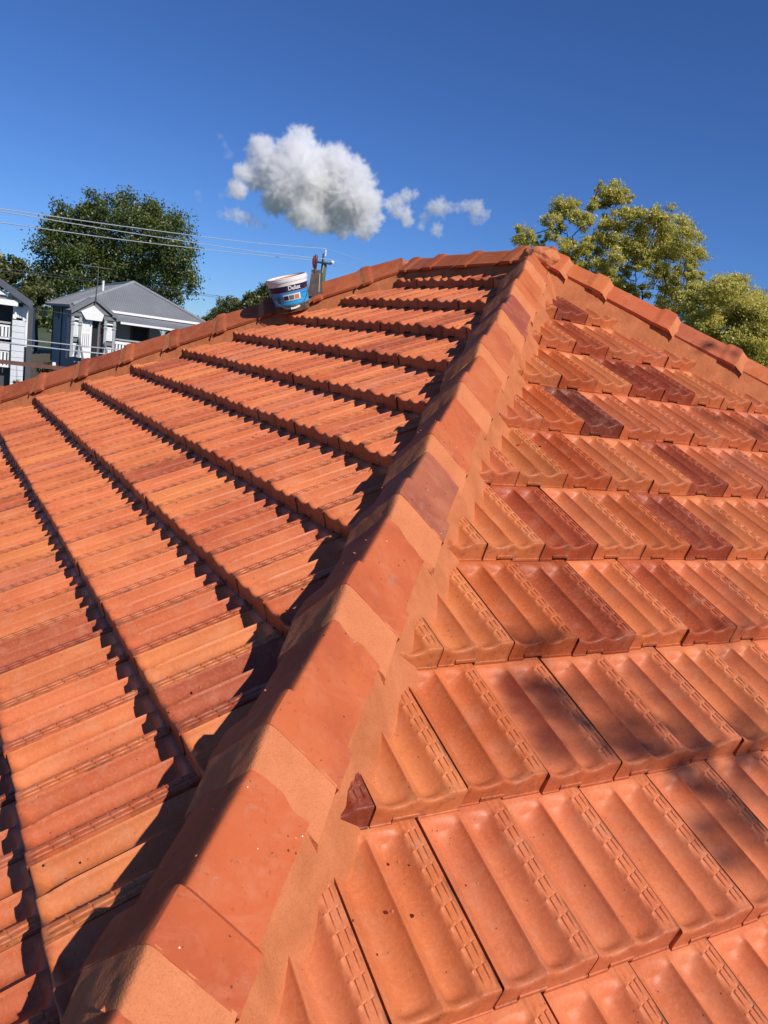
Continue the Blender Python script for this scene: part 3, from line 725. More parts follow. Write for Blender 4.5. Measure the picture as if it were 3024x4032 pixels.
def boards(mb, x0, x1, y, z0, z1, axis='x', lap=0.15, out=-1):
    """weatherboards, each lapping the one below"""
    z = z0
    while z < z1-0.01:
        zt = min(z+lap, z1)
        if axis == 'x': mb.prism([(x0, y, z), (x0, y+out*0.022, z), (x0, y+out*0.004, zt), (x0, y, zt)], (0, 0, 0), (x1-x0, 0, 0))
        else: mb.prism([(y, x0, z), (y+out*0.022, x0, z), (y+out*0.004, x0, zt), (y, x0, zt)], (0, 0, 0), (0, x1-x0, 0))
        z = zt
MH = hframe(280, 39.0)
H = empty('weatherboard_house', label='grey weatherboard cottage with corrugated steel hip roof and white gabled porch', cat='house'); H.matrix_world = MH; H.matrix_basis = MH
ZE = 0.30; WX = hit(MH, 811, 1290)[0]; YB = 17.5; HX = WX/2; AZ = hit(MH, 492, 1107, HX)[1]
ax = HX; ry0 = HX; ry1 = YB-HX
mb = MB(); hip_sheet(mb, (0, 0, ZE), (WX, 0, ZE), (ax, ry0, AZ), (ax, ry0, AZ)); hip_sheet(mb, (0, YB, ZE), (0, 0, ZE), (ax, ry1, AZ), (ax, ry0, AZ))
hip_sheet(mb, (WX, 0, ZE), (WX, YB, ZE), (ax, ry0, AZ), (ax, ry1, AZ)); hip_sheet(mb, (WX, YB, ZE), (0, YB, ZE), (ax, ry1, AZ), (ax, ry1, AZ))
rf = mb.build('roof', m_roof, H)
for a, b in (((0, 0, ZE), (ax, ry0, AZ)), ((WX, 0, ZE), (ax, ry0, AZ)), ((ax, ry0, AZ), (ax, ry1, AZ)), ((0, YB, ZE), (ax, ry1, AZ))):
    mb = MB(); mb.tube([Vector(a)+Vector((0, 0, 0.02)), Vector(b)+Vector((0, 0, 0.02))], 0.075, 8); mb.build('ridge_capping', plain('galvanised', (0.36, 0.38, 0.39), 0.45, 0.3), rf)
def bx(name, a, b, mat, par=None):
    mb = MB(); mb.box((min(a[0], b[0]), min(a[1], b[1]), min(a[2], b[2])), (max(a[0], b[0]), max(a[1], b[1]), max(a[2], b[2]))); return mb.build(name, mat, par if par is not None else H)
bx('gutter', (0.9, -0.14, ZE-0.11), (WX+0.05, 0.01, ZE-0.005), p_white); bx('side_gutter', (-0.12, -0.1, ZE-0.12), (0.01, YB, ZE-0.01), p_grey)
bx('soffit', (0.02, 0.02, ZE-0.14), (WX-0.02, YB-0.02, ZE-0.09), p_grey)
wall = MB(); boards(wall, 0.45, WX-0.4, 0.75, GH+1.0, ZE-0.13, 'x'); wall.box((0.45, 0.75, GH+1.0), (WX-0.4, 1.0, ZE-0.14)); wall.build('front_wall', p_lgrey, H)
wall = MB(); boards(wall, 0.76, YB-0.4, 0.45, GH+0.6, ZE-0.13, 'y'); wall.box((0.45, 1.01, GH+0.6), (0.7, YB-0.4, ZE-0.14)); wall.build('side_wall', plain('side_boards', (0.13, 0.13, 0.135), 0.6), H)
bx('back_wall', (0.7, YB-0.6, GH), (WX-0.4, YB-0.4, ZE-0.14), p_grey); bx('far_wall', (WX-0.6, 1.01, GH), (WX-0.4, YB-0.6, ZE-0.14), p_grey)
bx('base_wall', (0.5, 0.8, GH-0.02), (WX-0.45, YB-0.7, GH+0.99), p_dgrey)
# veranda roof, floor, posts and balustrade
VY = -1.35; vz = hit(MH, 600, 1283, VY)[1]
mb = MB(); corr_slope(mb, (0.3, VY, vz), (WX, VY, vz), (WX, 0.0, ZE-0.12), (0.3, 0.0, ZE-0.12)); mb.build('veranda_roof', m_roof, H)
bx('veranda_gutter', (1.9, VY-0.11, vz-0.10), (WX+0.05, VY+0.0, vz-0.005), p_white)
fz = hit(MH, 350, 1412, VY-0.5)[1]
bx('veranda_floor', (0.3, VY-0.6, fz-0.16), (WX, 0.74, fz), p_grey)
def post(px, py, y, mat=p_lgrey, wdt=0.055, top=None, name='post'):
    x, _ = hit(MH, px, py, y); o = bx(name, (x-wdt, y-wdt, fz), (x+wdt, y+wdt, top if top is not None else vz-0.1), mat)
    for zz in (0.28, 0.42): bx('collar', (x-wdt-0.03, y-wdt-0.03, (top or vz)-0.1-zz), (x+wdt+0.03, y+wdt+0.03, (top or vz)-0.1-zz+0.035), mat, o)
    return x
xp = post(640, 1320, VY); post(800, 1340, VY)
for sgn in (-1, 1):
    mb = MB(); mb.prism([(xp+sgn*0.06, VY-0.02, vz-0.11), (xp+sgn*0.30, VY-0.02, vz-0.11), (xp+sgn*0.10, VY-0.02, vz-0.22), (xp+sgn*0.06, VY-0.02, vz-0.42)], (0, 0, 0), (0, 0.04, 0)); mb.build('bracket', p_lgrey, H)
xa, _ = hit(MH, 452, 1360, VY); zb_ = fz+0.12
bx('handrail', (xa, VY-0.05, fz+0.93), (WX, VY+0.05, fz+1.0), p_lgrey); bx('bottom_rail', (xa, VY-0.03, zb_), (WX, VY+0.03, zb_+0.07), p_white); bx('top_rail', (xa, VY-0.03, fz+0.76), (WX, VY+0.03, fz+0.88), p_white)
n = int((WX-xa)/0.135); mb0 = MB(); mb0.box((-0.042, VY-0.015, zb_+0.05), (0.042, VY+0.015, fz+0.78)); first = None
for i in range(n):
    if first is None: first = mb0.build('baluster', p_white, H); o = first
    else: o = first.copy(); C.objects.link(o); o.parent = H
    o.location.x = xa+0.08+i*0.135
def opening(px0, py0, px1, py1, y, name='door', fr=p_brown, par=None, M=None):
    x0, z1 = hit(MH, px0, py0, y); x1, z0 = hit(MH, px1, py1, y); z0 = max(z0, fz)
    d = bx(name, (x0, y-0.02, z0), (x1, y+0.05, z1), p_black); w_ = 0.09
    bx('frame', (x0-w_, y-0.05, z0), (x0, y+0.04, z1+w_), fr, d); bx('frame', (x1, y-0.05, z0), (x1+w_, y+0.04, z1+w_), fr, d); bx('frame', (x0, y-0.05, z1), (x1, y+0.04, z1+w_), fr, d)
opening(524, 1288, 572, 1410, 0.70); opening(668, 1310, 745, 1410, 0.70)
# gabled porch
PY = -2.0; xl, zl = hit(MH, 280, 1219, PY); xr, zr = hit(MH, 461, 1248, PY); xc, zc = hit(MH, 373, 1170, PY); zg = (zl+zr)/2
xc = (xl+xr)/2
mb = MB(); corr_slope(mb, (xl, PY-0.15, zg), (xl, 0.6, zg), (xc, 0.6, zc), (xc, PY-0.15, zc)); corr_slope(mb, (xr, 0.6, zg), (xr, PY-0.15, zg), (xc, PY-0.15, zc), (xc, 0.6, zc)); mb.build('porch_roof', m_roof, H)
for sx, x_ in ((1, xl), (-1, xr)):
    mb = MB(); mb.prism([(x_, PY-0.2, zg-0.13), (x_, PY-0.2, zg+0.02), (xc, PY-0.2, zc+0.03), (xc, PY-0.2, zc-0.14)], (0, 0, 0), (0, 0.05, 0)); mb.build('bargeboard', p_grey, H)
mb = MB(); mb.prism([(xl+0.25, PY-0.1, zg-0.02), (xr-0.25, PY-0.1, zg-0.02), (xc, PY-0.1, zc-0.16)], (0, 0, 0), (0, 0.04, 0)); mb.build('gable_infill', p_grey, H)
xw0, _ = hit(MH, 330, 1240, PY-0.15); xw1, _ = hit(MH, 405, 1240, PY-0.15); xwc = (xw0+xw1)/2
mb = MB(); mb.prism([(xw0+0.1, PY-0.14, zg-0.30), (xw1-0.02, PY-0.14, zg-0.30), (xw1+0.05, PY-0.14, zg-0.02), (xwc, PY-0.14, zc-0.36), (xw0-0.12, PY-0.14, zg+0.02)], (0, 0, 0), (0, 0.03, 0)); gp = mb.build('white_fretwork', p_white, H)
mb = MB(); mb.tube([(xc, PY-0.22, zc-0.22), (xc, PY-0.22, zc+0.52)], [0.035, 0.012], 8); mb.build('finial', p_dgrey, H)
bx('porch_beam', (xl, PY-0.08, zg-0.22), (xl+0.55, PY+0.02, zg-0.06), p_grey); bx('porch_beam', (xr-0.55, PY-0.08, zg-0.22), (xr+0.05, PY+0.02, zg-0.06), p_grey)
for (pa, pb, pya, pyb, low) in ((284, 315, 1268, 1326, True), (414, 449, 1289, 1343, False)):
    x0 = post(pa, 1300, PY, top=zg-0.06, name='porch_post'); x1 = post(pb, 1305, PY, top=zg-0.06, name='porch_post')
    z1 = hit(MH, (pa+pb)/2, pya, PY)[1]; z0 = hit(MH, (pa+pb)/2, pyb, PY)[1]
    fp = bx('lattice_panel', (x0+0.06, PY-0.02, z0), (x1-0.06, PY+0.02, z1), p_white)
    for i in range(5): bx('slat', (x0+0.09+i*(x1-x0-0.18)/5, PY-0.035, z0+0.05), (x0+0.11+i*(x1-x0-0.18)/5, PY-0.02, z1-0.05), p_white, fp)
    bx('scalloped_valance', (x0+0.06, PY-0.02, z1+0.09), (x1-0.06, PY+0.02, z1+0.16), p_white)
    bx('lattice_top', (x0+0.06, PY-0.01, z1+0.20), (x1-0.06, PY+0.01, z1+0.36), p_grey)
    bx('shelf_rail', (x0+0.06, PY-0.05, z0-0.20), (x1-0.06, PY+0.05, z0-0.06), p_grey)
    for i in range(3):
        xx = x0+0.12+i*(x1-x0-0.24)/2; bx('porch_baluster', (xx-0.045, PY-0.015, fz+0.08), (xx+0.045, PY+0.015, z0-0.28), p_white)
    bx('porch_bottom_rail', (x0, PY-0.03, fz+0.02), (x1, PY+0.03, fz+0.09), p_white); bx('porch_top_rail', (x0, PY-0.03, z0-0.36), (x1, PY+0.03, z0-0.28), p_white)
gx0, gz1 = hit(MH, 319, 1275, PY+0.1); gx1, gz2 = hit(MH, 365, 1253, PY+0.1); gz0 = fz
mb = MB(); pr_ = [(gx0, PY+0.1, gz0), (gx1, PY+0.1, gz0), (gx1, PY+0.1, gz2)]
for i in range(9):
    f = i/8; pr_.append((gx1+(gx0-gx1)*f, PY+0.1, gz2+(gz1-gz2)*(0.5-0.5*math.cos(math.pi*f))))
mb.prism(pr_[:3]+pr_[4:], (0, 0, 0), (0, 0.04, 0)); gate = mb.build('entry_gate', p_white, H)
gw = gx1-gx0
for i in range(4): bx('gate_slot', (gx0+gw*(0.22+0.17*i), PY+0.092, gz0+0.45), (gx0+gw*(0.25+0.17*i), PY+0.099, gz0+1.05), p_black, gate)
for i in range(6): bx('gate_board', (gx0+gw*(0.12+0.135*i), PY+0.088, gz0+1.2), (gx0+gw*(0.20+0.135*i), PY+0.099, gz0+1.75), p_white, gate)
mb = MB(); mb.tube([(gx1-0.07, PY+0.07, gz0+1.42), (gx1-0.07, PY+0.10, gz0+1.42)], 0.03, 8); mb.build('gate_handle', p_dgrey, gate)
x0, z1 = hit(MH, 368, 1258, PY+0.25); x1, _ = hit(MH, 388, 1258, PY+0.25); bx('doorway', (gx0-0.1, PY+0.25, fz), (x1, PY+0.30, z1), p_black)
bx('doorway_trim', (x0+0.30, PY+0.19, fz), (x0+0.36, PY+0.245, z1-0.1), p_brown)
x2, z2 = hit(MH, 410, 1270, PY+0.25); bx('grey_door', (x1, PY+0.22, fz), (x2, PY+0.28, z2), plain('door_grey', (0.13, 0.14, 0.15), 0.5))
for a, b in (((312, 1332), (330, 1440)), ((413, 1350), (428, 1440))):
    p0 = hit(MH, *a, PY-0.1); p1 = hit(MH, *b, PY-1.4); mb = MB(); mb.tube([(p0[0], PY-0.1, p0[1]), (p1[0], PY-1.4, p1[1])], 0.05, 6); mb.build('stair_rail', p_grey, H)
mb = MB()
for i in range(8): mb.box((xc-0.75, PY-0.1-0.26*(i+1), fz-0.2*(i+1)), (xc+0.75, PY-0.1-0.26*i, fz-0.2*(i+1)+0.05))
mb.build('stairs', p_grey, H)
x0, z1 = hit(MH, 271, 1250, -0.2); _, z0 = hit(MH, 264, 1410, -0.2); mb = MB(); mb.tube([(x0, -0.2, z0), (x0, -0.2, z1)], 0.06, 8); mb.build('downpipe', p_white, H)
bx('eave_box', (0.02, -0.35, ZE-0.28), (0.85, -0.02, ZE-0.13), p_white)
for (a, b, c_, d_) in ((174, 186, 1214, 1242), (217, 234, 1217, 1247)):
    y1, zz1 = hitx(MH, b, c_, 0.42); y0, zz0 = hitx(MH, a, d_, 0.42)
    f_ = bx('side_window', (0.40, min(y0, y1), zz0), (0.46, max(y0, y1), zz1), p_black); bx('sill', (0.36, min(y0, y1), zz0-0.06), (0.47, max(y0, y1), zz0), p_grey, f_)
y0, _ = hitx(MH, 205, 1300, 0.40); bx('cover_strip', (0.38, y0-0.12, GH+0.6), (0.45, y0+0.12, ZE-0.14), plain('strip_grey', (0.10, 0.11, 0.13), 0.6))
y0, _ = hitx(MH, 240, 1300, 0.40); bx('cover_strip', (0.38, y0-0.1, GH+0.6), (0.45, y0+0.1, ZE-0.14), plain('strip_grey2', (0.12, 0.13, 0.16), 0.6))
vx, vz_ = hit(MH, 363, 1133, 6.0); 
vp = MB(); vp.tube([(HX*0.62, 5.2, ZE+(AZ-ZE)*0.55), (HX*0.62, 5.2, ZE+(AZ-ZE)*0.62+0.52)], 0.06, 10); vp.build('vent_pipe', p_white, H, smooth=True)

# television aerial: a thing standing on the roof
pb_ = at(384, 1122, 47.0); pt_ = at(388, 1052, 47.0)
AE = empty('tv_aerial', pb_, label='thin television aerial on the grey steel roof', cat='aerial')
ht = pt_.z-pb_.z; mb = MB(); mb.tube([(0, 0, -0.6), (0, 0, ht)], 0.014, 6); mb.build('mast', p_grey, AE)
mb = MB(); mb.tube([rh*-0.95+Vector((0, 0, ht-0.02)), rh*0.75+Vector((0, 0, ht-0.04))], 0.010, 5); bm_ = mb.build('boom', p_dgrey, AE)
for i in range(9):
    mb = MB(); q = rh*(-0.9+i*0.19)+Vector((0, 0, ht)); l_ = 0.55-0.03*i; mb.tube([q-fh*l_, q+fh*l_], 0.007, 4); mb.build('element', p_lgrey, bm_)

# left neighbour with its high timber porch
M2 = hframe(105, 34.0)
H2 = empty('queenslander_house', label='two storey white and pale blue timber house with gable cut by the left edge', cat='house'); H2.matrix_world = M2; H2.matrix_basis = M2
def b2(name, px0, py0, px1, py1, y0, y1, mat, par=None):
    x0, z1 = hit(M2, px0, py0, y0); x1, z0 = hit(M2, px1, py1, y0); return bx(name, (x0, y0, z0), (x1, y1, z1), mat, par if par is not None else H2)
xe, ze = hit(M2, 127, 1190, 0); xi, zi = hit(M2, 0, 1098, 0); sl = (zi-ze)/(xe-xi); hw = 3.4; zt = ze+sl*hw
mb = MB(); corr_slope(mb, (xe, 0.0, ze), (xe, -0.5, ze), (xe-hw, -0.5, zt), (xe-hw, 0.0, zt)); corr_slope(mb, (xe, 9.0, ze), (xe, 0.0, ze), (xe-hw, 0.0, zt), (xe-hw, 9.0, zt)); corr_slope(mb, (xe-2*hw, -0.5, ze), (xe-2*hw, 9.0, ze), (xe-hw, 9.0, zt), (xe-hw, -0.5, zt)); mb.build('roof', plain('slate_blue_roof', (0.10, 0.11, 0.14), 0.5), H2)
mb = MB(); mb.prism([(xe, -0.56, ze-0.26), (xe, -0.56, ze+0.02), (xe-hw, -0.56, zt+0.02), (xe-hw, -0.56, zt-0.26)], (0, 0, 0), (0, 0.05, 0)); mb.build('bargeboard', plain('slate_trim', (0.085, 0.09, 0.12), 0.5), H2)
mb = MB(); mb.prism([(xe-2*hw, -0.56, ze-0.26), (xe-2*hw, -0.56, ze+0.02), (xe-hw, -0.56, zt+0.02), (xe-hw, -0.56, zt-0.26)], (0, 0, 0), (0, 0.05, 0)); mb.build('bargeboard', plain('slate_trim', (0.085, 0.09, 0.12), 0.5), H2)
mb = MB(); mb.prism([(xe-0.7, -0.3, ze-0.05), (xe-2*hw+0.7, -0.3, ze-0.05), (xe-hw, -0.3, zt-0.45)], (0, 0, 0), (0, 0.05, 0)); mb.build('gable_infill', p_grey, H2)
x5, z5 = hit(M2, 50, 1166, -0.4); x6, z6 = hit(M2, 0, 1138, -0.4)
mb = MB(); mb.prism([(x5, -0.4, z5), (x6-1.2, -0.4, z5), (x6-1.2, -0.4, z5+1.2*(z6-z5)/(x5-x6)+(z6-z5)), (x6, -0.4, z6)], (0, 0, 0), (0, 0.05, 0)); mb.build('white_gable_panel', p_white, H2)
b2('beam', -200, 1170, 72, 1185, -0.42, -0.30, p_white)
xq0, zq = hit(M2, 58, 1255, 0)
for (a, b, t, bo) in ((53, 64, 1186, 1256), (92, 102, 1202, 1264)): b2('upper_post', a, t, b, bo, -0.06, 0.06, p_white)
x0, z1 = hit(M2, 62, 1209, 0); x1, z0 = hit(M2, 92, 1252, 0)
b2('slat_rail', 62, 1207, 92, 1212, -0.04, 0.04, p_white); b2('slat_rail', 62, 1249, 92, 1254, -0.04, 0.04, p_white)
for i in range(4): xx = x0+(i+0.6)*(x1-x0)/4.2; bx('porch_slat', (xx-0.04, -0.02, z0), (xx+0.045, 0.02, z1), p_white, H2)
b2('dark_opening', 64, 1190, 92, 1210, 0.15, 0.2, p_dgrey)
# pale weatherboard pier
x0, z1 = hit(M2, 49, 1258, 0); x1, _ = hit(M2, 99, 1264, 0)
mb = MB(); boards(mb, x0, x1, -0.05, GH, z1, 'x', lap=0.24); mb.box((x0, -0.05, GH), (x1, 0.9, z1)); mb.build('boarded_pier', p_pale, H2)
x0, z1 = hit(M2, 107, 1206, 0.1); _, z0 = hit(M2, 103, 1366, 0.1); mb = MB(); mb.tube([(x0, 0.1, z0), (x0, 0.1, z1)], 0.05, 8); mb.build('downpipe', p_white, H2)
x1, z1 = hit(M2, 49, 1283, 0.2); x0 = x1-6; _, z0 = hit(M2, 45, 1338, 0.2)
bx('porch_handrail', (x0, 0.15, z1+0.06), (x1, 0.25, z1+0.13), p_lgrey, H2); bx('balustrade_top', (x0, 0.17, z1-0.07), (x1, 0.23, z1), p_white, H2); bx('balustrade_bottom', (x0, 0.17, z0), (x1, 0.23, z0+0.08), p_white, H2)
mb0 = MB(); mb0.box((-0.042, 0.18, z0+0.04), (0.042, 0.215, z1-0.02)); f2 = None
for i in range(16):
    if f2 is None: f2 = mb0.build('baluster', p_white, H2); o = f2
    else: o = f2.copy(); C.objects.link(o); o.parent = H2
    o.location.x = x1-0.09-i*0.125
bx('porch_fascia', (x0, 0.12, z0-0.42), (x1, 0.22, z0-0.12), p_pale, H2)
mb0 = MB(); mb0.box((-0.04, 0.18, z0-1.0), (0.04, 0.215, z0-0.5)); f2 = None
for i in range(16):
    if f2 is None: f2 = mb0.build('lower_slat', p_white, H2); o = f2
    else: o = f2.copy(); C.objects.link(o); o.parent = H2
    o.location.x = x1-0.09-i*0.13
bx('lower_rail', (x0, 0.17, z0-1.07), (x1, 0.23, z0-1.0), p_white, H2); bx('lower_rail', (x0, 0.17, z0-0.5), (x1, 0.23, z0-0.45), p_white, H2)
bx('shaded_opening', (x0, 0.8, z0-1.0), (x1+0.5, 0.9, ze-0.2), plain('shade_blue_black', (0.02, 0.024, 0.035), 0.5), H2)  # blue-black sheet: shade of the open porch put into its colour
bx('undercroft_wall', (x0, 0.6, GH), (x1, 0.7, z0-1.1), plain('undercroft', (0.06, 0.065, 0.065), 0.7), H2)
bx('side_wall', (x1+0.55, 1.0, GH), (x1+0.75, 8.8, ze-0.2), p_dgrey, H2)

# paling fence closing the gap between the two houses
fa = at(84, 1400, 36.0); fb = at(200, 1400, 38.5); fd = (fb-fa); fd.z = 0; fl = fd.length; fd.normalize(); ftop = at(110, 1395, 36.5).z
FN = empty('paling_fence', Vector((fa.x, fa.y, GZ)), label='weathered timber paling fence in the gap between the two houses', cat='fence'); FN.rotation_euler = (0, 0, math.atan2(fd.y, fd.x))
pal = plain('weathered_palings', (0.11, 0.095, 0.075), 0.85, var=0.3, scale=5); fh_ = ftop-GZ
for z_ in (0.5, fh_-0.35):
    mb = MB(); mb.box((0, 0.025, z_), (fl, 0.07, z_+0.08)); mb.build('fence_rail', pal, FN)
mb0 = MB(); mb0.prism([(0, 0, 0), (0.095, 0, 0), (0.095, 0, fh_), (0.0475, 0, fh_+0.03), (0, 0, fh_)], (0, 0, 0), (0, 0.02, 0)); first = None; gf = random.Random(2)
for i in range(int(fl/0.108)):
    if first is None: first = mb0.build('paling', pal, FN); o = first
    else: o = first.copy(); C.objects.link(o); o.parent = FN
    o.location = (i*0.108, gf.uniform(-0.004, 0.004), gf.uniform(-0.02, 0.02))

# green roofed house glimpsed between the trees
M3 = hframe(100, 78.0); H3o = empty('green_roof_house', label='far house with dark green steel roof between the trees', cat='house'); H3o.matrix_world = M3; H3o.matrix_basis = M3
x0, zl = hit(M3, 20, 1150); x1, _ = hit(M3, 175, 1160); _, zt = hit(M3, 110, 1097, 3)
mb = MB(); hip_sheet(mb, (x0, 0, zl), (x1, 0, zl), ((x0+x1)/2+0.2, 4, zt), ((x0+x1)/2+0.8, 4, zt), 0.2, 0.02); hip_sheet(mb, (x0, 9, zl), (x0, 0, zl), ((x0+x1)/2+0.2, 5, zt), ((x0+x1)/2+0.2, 4, zt), 0.2, 0.02); mb.build('roof', m_green, H3o)
bx('wall', (x0+0.4, 0.5, GH), (x1-0.4, 8, zl), plain('cream_wall', (0.5, 0.48, 0.42), 0.7), H3o)

# brown steel beam on posts with pot plant hanging from it
def span(px0, py0, px1, py1, D): return at(px0, py0, D), at(px1, py1, D)
a, b = span(-60, 1412, 300, 1462, 20.0); zb0 = (a.z+b.z)/2; dirb = (b-a); dirb.z = 0; dirb.normalize()
BM = empty('beam_frame', Vector((a.x, a.y, zb0)), label='rust brown horizontal beam on posts in front of the weatherboard houses', cat='beam')
rust = plain('rusty_brown_paint', (0.14, 0.060, 0.045), 0.7, var=0.35, scale=4)
Ld = (b-a).length
def obox(x0, x1, y0, y1, z0, z1):
    n_ = Vector((-dirb.y, dirb.x, 0)); return [dirb*x + n_*y + Vector((0, 0, z)) for z in (z0, z1) for (x, y) in ((x0, y0), (x1, y0), (x1, y1), (x0, y1))]
def oadd(name, mat, x0, x1, y0, y1, z0, z1, par):
    mb = MB(); mb.add(obox(x0, x1, y0, y1, z0, z1), [(3,2,1,0),(4,5,6,7),(0,1,5,4),(1,2,6,5),(2,3,7,6),(3,0,4,7)]); return mb.build(name, mat, par)
oadd('beam', rust, -1, Ld, 0, 0.08, -0.045, 0.045, BM); oadd('post', rust, Ld-0.42, Ld-0.34, 0.005, 0.075, GZ-zb0, -0.045, BM); oadd('post', rust, -0.9, -0.82, 0.005, 0.075, GZ-zb0, -0.045, BM)
oadd('junction_box', p_white, Ld-0.52, Ld-0.45, 0, 0.06, 0.046, 0.12, BM)
hp = at(66, 1434, 20.0); PB = empty('hanging_pot', Vector((hp.x, hp.y, zb0-0.045)), label='black hanging pot with pink flowers under the brown beam', cat='plant pot')
for q in ((-0.05, 0), (0.05, 0), (0, 0.05)):
    mb = MB(); mb.tube([(0, 0, 0), (q[0], q[1], -0.36)], 0.003, 4); mb.build('hanger', p_dgrey, PB)
mb = MB(); mb.lathe([(0.0, -0.50), (0.045, -0.50), (0.07, -0.36), (0.064, -0.36), (0.055, -0.40), (0, -0.40)], 20); mb.build('pot', plain('black_pot', (0.02, 0.025, 0.03), 0.4), PB, smooth=True)

# ------------------------------------------------------------------ foliage
def leaf_mat(name, cols, trans=0.35):
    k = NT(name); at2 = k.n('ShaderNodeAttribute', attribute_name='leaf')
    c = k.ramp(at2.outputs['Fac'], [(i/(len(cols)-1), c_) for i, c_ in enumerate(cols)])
    d = k.n('ShaderNodeBsdfDiffuse'); t_ = k.n('ShaderNodeBsdfTranslucent'); g_ = k.n('ShaderNodeBsdfGlossy'); g_.inputs['Roughness'].default_value = 0.45
    m1 = k.n('ShaderNodeMixShader'); m2 = k.n('ShaderNodeMixShader'); m1.inputs[0].default_value = trans; m2.inputs[0].default_value = 0.04
    k.l(c, d.inputs[0]); k.l(c, t_.inputs[0]); k.l(d.outputs[0], m1.inputs[1]); k.l(t_.outputs[0], m1.inputs[2]); k.l(m1.outputs[0], m2.inputs[1]); k.l(g_.outputs[0], m2.inputs[2]); k.l(m2.outputs[0], k.out.inputs[0])
    return k.m
bark = plain('bark', (0.07, 0.052, 0.042), 0.9, var=0.3, scale=3); barkd = plain('dark_bark', (0.035, 0.027, 0.024), 0.9, var=0.3, scale=4)
def leaves(name, centers, mat, parent, per, size, aspect=0.45, seed=0, sub=16, spread=0.24, shell=0.62, droop=0.0, tipw=0.5, tb=0.12):
    g = np.random.default_rng(seed); P = []; T = []
    for c, r in centers:
        c = np.array(c); k_ = int(per*(r[0] if hasattr(r, '__len__') else 1)); 
        rad_ = r[1] if hasattr(r, '__len__') else r
        ns = max(5, int(sub*(0.7+0.6*g.random())))
        d = g.normal(size=(ns, 3)); d /= np.linalg.norm(d, axis=1)[:, None]; rr_ = rad_*(shell+(1.05-shell)*g.random(ns)**0.7)
        sc_ = c + d*rr_[:, None]*np.array([1, 1, 0.88]); which = g.integers(0, ns, k_)
        sg = rad_*spread*(0.6+0.8*g.random(ns))
        off = g.normal(size=(k_, 3))*sg[which][:, None]*np.array([1, 1, 0.8])
        p = sc_[which]+off; p[:, 2] -= droop*np.abs(off[:, 0]+off[:, 1])
        P.append(p)
        out = ((p-c)**2).sum(1)**0.5/rad_
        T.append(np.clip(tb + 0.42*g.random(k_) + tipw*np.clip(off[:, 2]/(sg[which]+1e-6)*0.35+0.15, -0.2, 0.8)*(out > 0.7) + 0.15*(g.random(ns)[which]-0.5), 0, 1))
    P = np.vstack(P); T = np.concatenate(T); n = len(P)
    a = g.normal(size=(n, 3)); a /= np.linalg.norm(a, axis=1)[:, None]; a[:, 2] -= droop*0.8
    b = np.cross(a, g.normal(size=(n, 3))); b /= np.linalg.norm(b, axis=1)[:, None]
    s_ = size*(0.6+0.8*g.random(n))[:, None]; A = a*s_*0.5; B = b*s_*0.5*aspect
    V = np.stack([P-A, P+B-A*0.1, P+A, P-B-A*0.1], 1).reshape(-1, 3)
    me = bpy.data.meshes.new(name); me.vertices.add(4*n); me.vertices.foreach_set('co', V.ravel())
    me.loops.add(4*n); me.loops.foreach_set('vertex_index', np.arange(4*n, dtype=np.int32)); me.polygons.add(n)
    me.polygons.foreach_set('loop_start', np.arange(0, 4*n, 4, dtype=np.int32)); me.polygons.foreach_set('loop_total', np.full(n, 4, dtype=np.int32))
    me.update(calc_edges=True); at_ = me.attributes.new('leaf', 'FLOAT', 'POINT'); at_.data.foreach_set('value', np.repeat(T, 4))
    me.materials.append(mat); o = bpy.data.objects.new(name, me); C.objects.link(o); o.parent = parent; return o
def limbs(parent, base, fork, centers, r0, mat, seed=0, twig=2, nseg=7, wob=0.10):
    rr = random.Random(seed); mb = MB()
    def path(a, b, ra, rb, n_, w_):
        a, b = Vector(a), Vector(b); L_ = (b-a).length; pts = []; off = Vector((0, 0, 0))
        for i in range(n_+1):
            f = i/n_; sag = Vector((0, 0, 1))*L_*0.10*math.sin(math.pi*f)
            if 0 < i < n_: off = Vector((rr.gauss(0, 1), rr.gauss(0, 1), rr.gauss(0, 0.6)))*L_*w_*0.35
            else: off = Vector((0, 0, 0))
            pts.append(a.lerp(b, f)+off*1.0+sag)
        mb.tube(pts, [ra+(rb-ra)*i/n_ for i in range(n_+1)], 7, cap=False); return pts
    path(base, fork, r0, r0*0.72, 5, 0.03)
    tr = mb.build('trunk', mat, parent, smooth=True, angle=80)
    mb = MB(); L = []
    cs = sorted(centers, key=lambda c: (Vector(c[0])-Vector(fork)).length); nodes = [(Vector(fork), r0*0.6)]
    for c, r in cs:
        c = Vector(c); rad_ = r[1] if hasattr(r, '__len__') else r
        st = min(nodes, key=lambda q: (q[0]-c).length + (0.35*(q[0]-Vector(fork)).length))
        ra = max(0.012*r0/0.12, st[1]*0.62); pts = path(st[0], c, ra, ra*0.45, nseg, wob)
        nodes.append((pts[nseg//2], ra*0.8)); nodes.append((pts[-1], ra*0.5))
        for _ in range(twig):
            d = Vector((rr.gauss(0, 1), rr.gauss(0, 1), rr.gauss(0.4, 0.8))).normalized(); s0 = pts[rr.randint(nseg//2, nseg)]
            path(s0, s0+d*rad_*0.95, ra*0.32, ra*0.10, 4, 0.14)
    mb.build('branches', mat, parent, smooth=True, angle=80)
def pxl(lst, D, jit=0.0, seed=0):
    g = random.Random(seed); out = []
    for q in lst:
        dd = (q[3] if len(q) > 3 else g.uniform(-1, 1)*jit); Dq = D+dd
        out.append((tuple(at(q[0], q[1], Dq)), q[2]/F_PX*Dq*1.06))
    return out
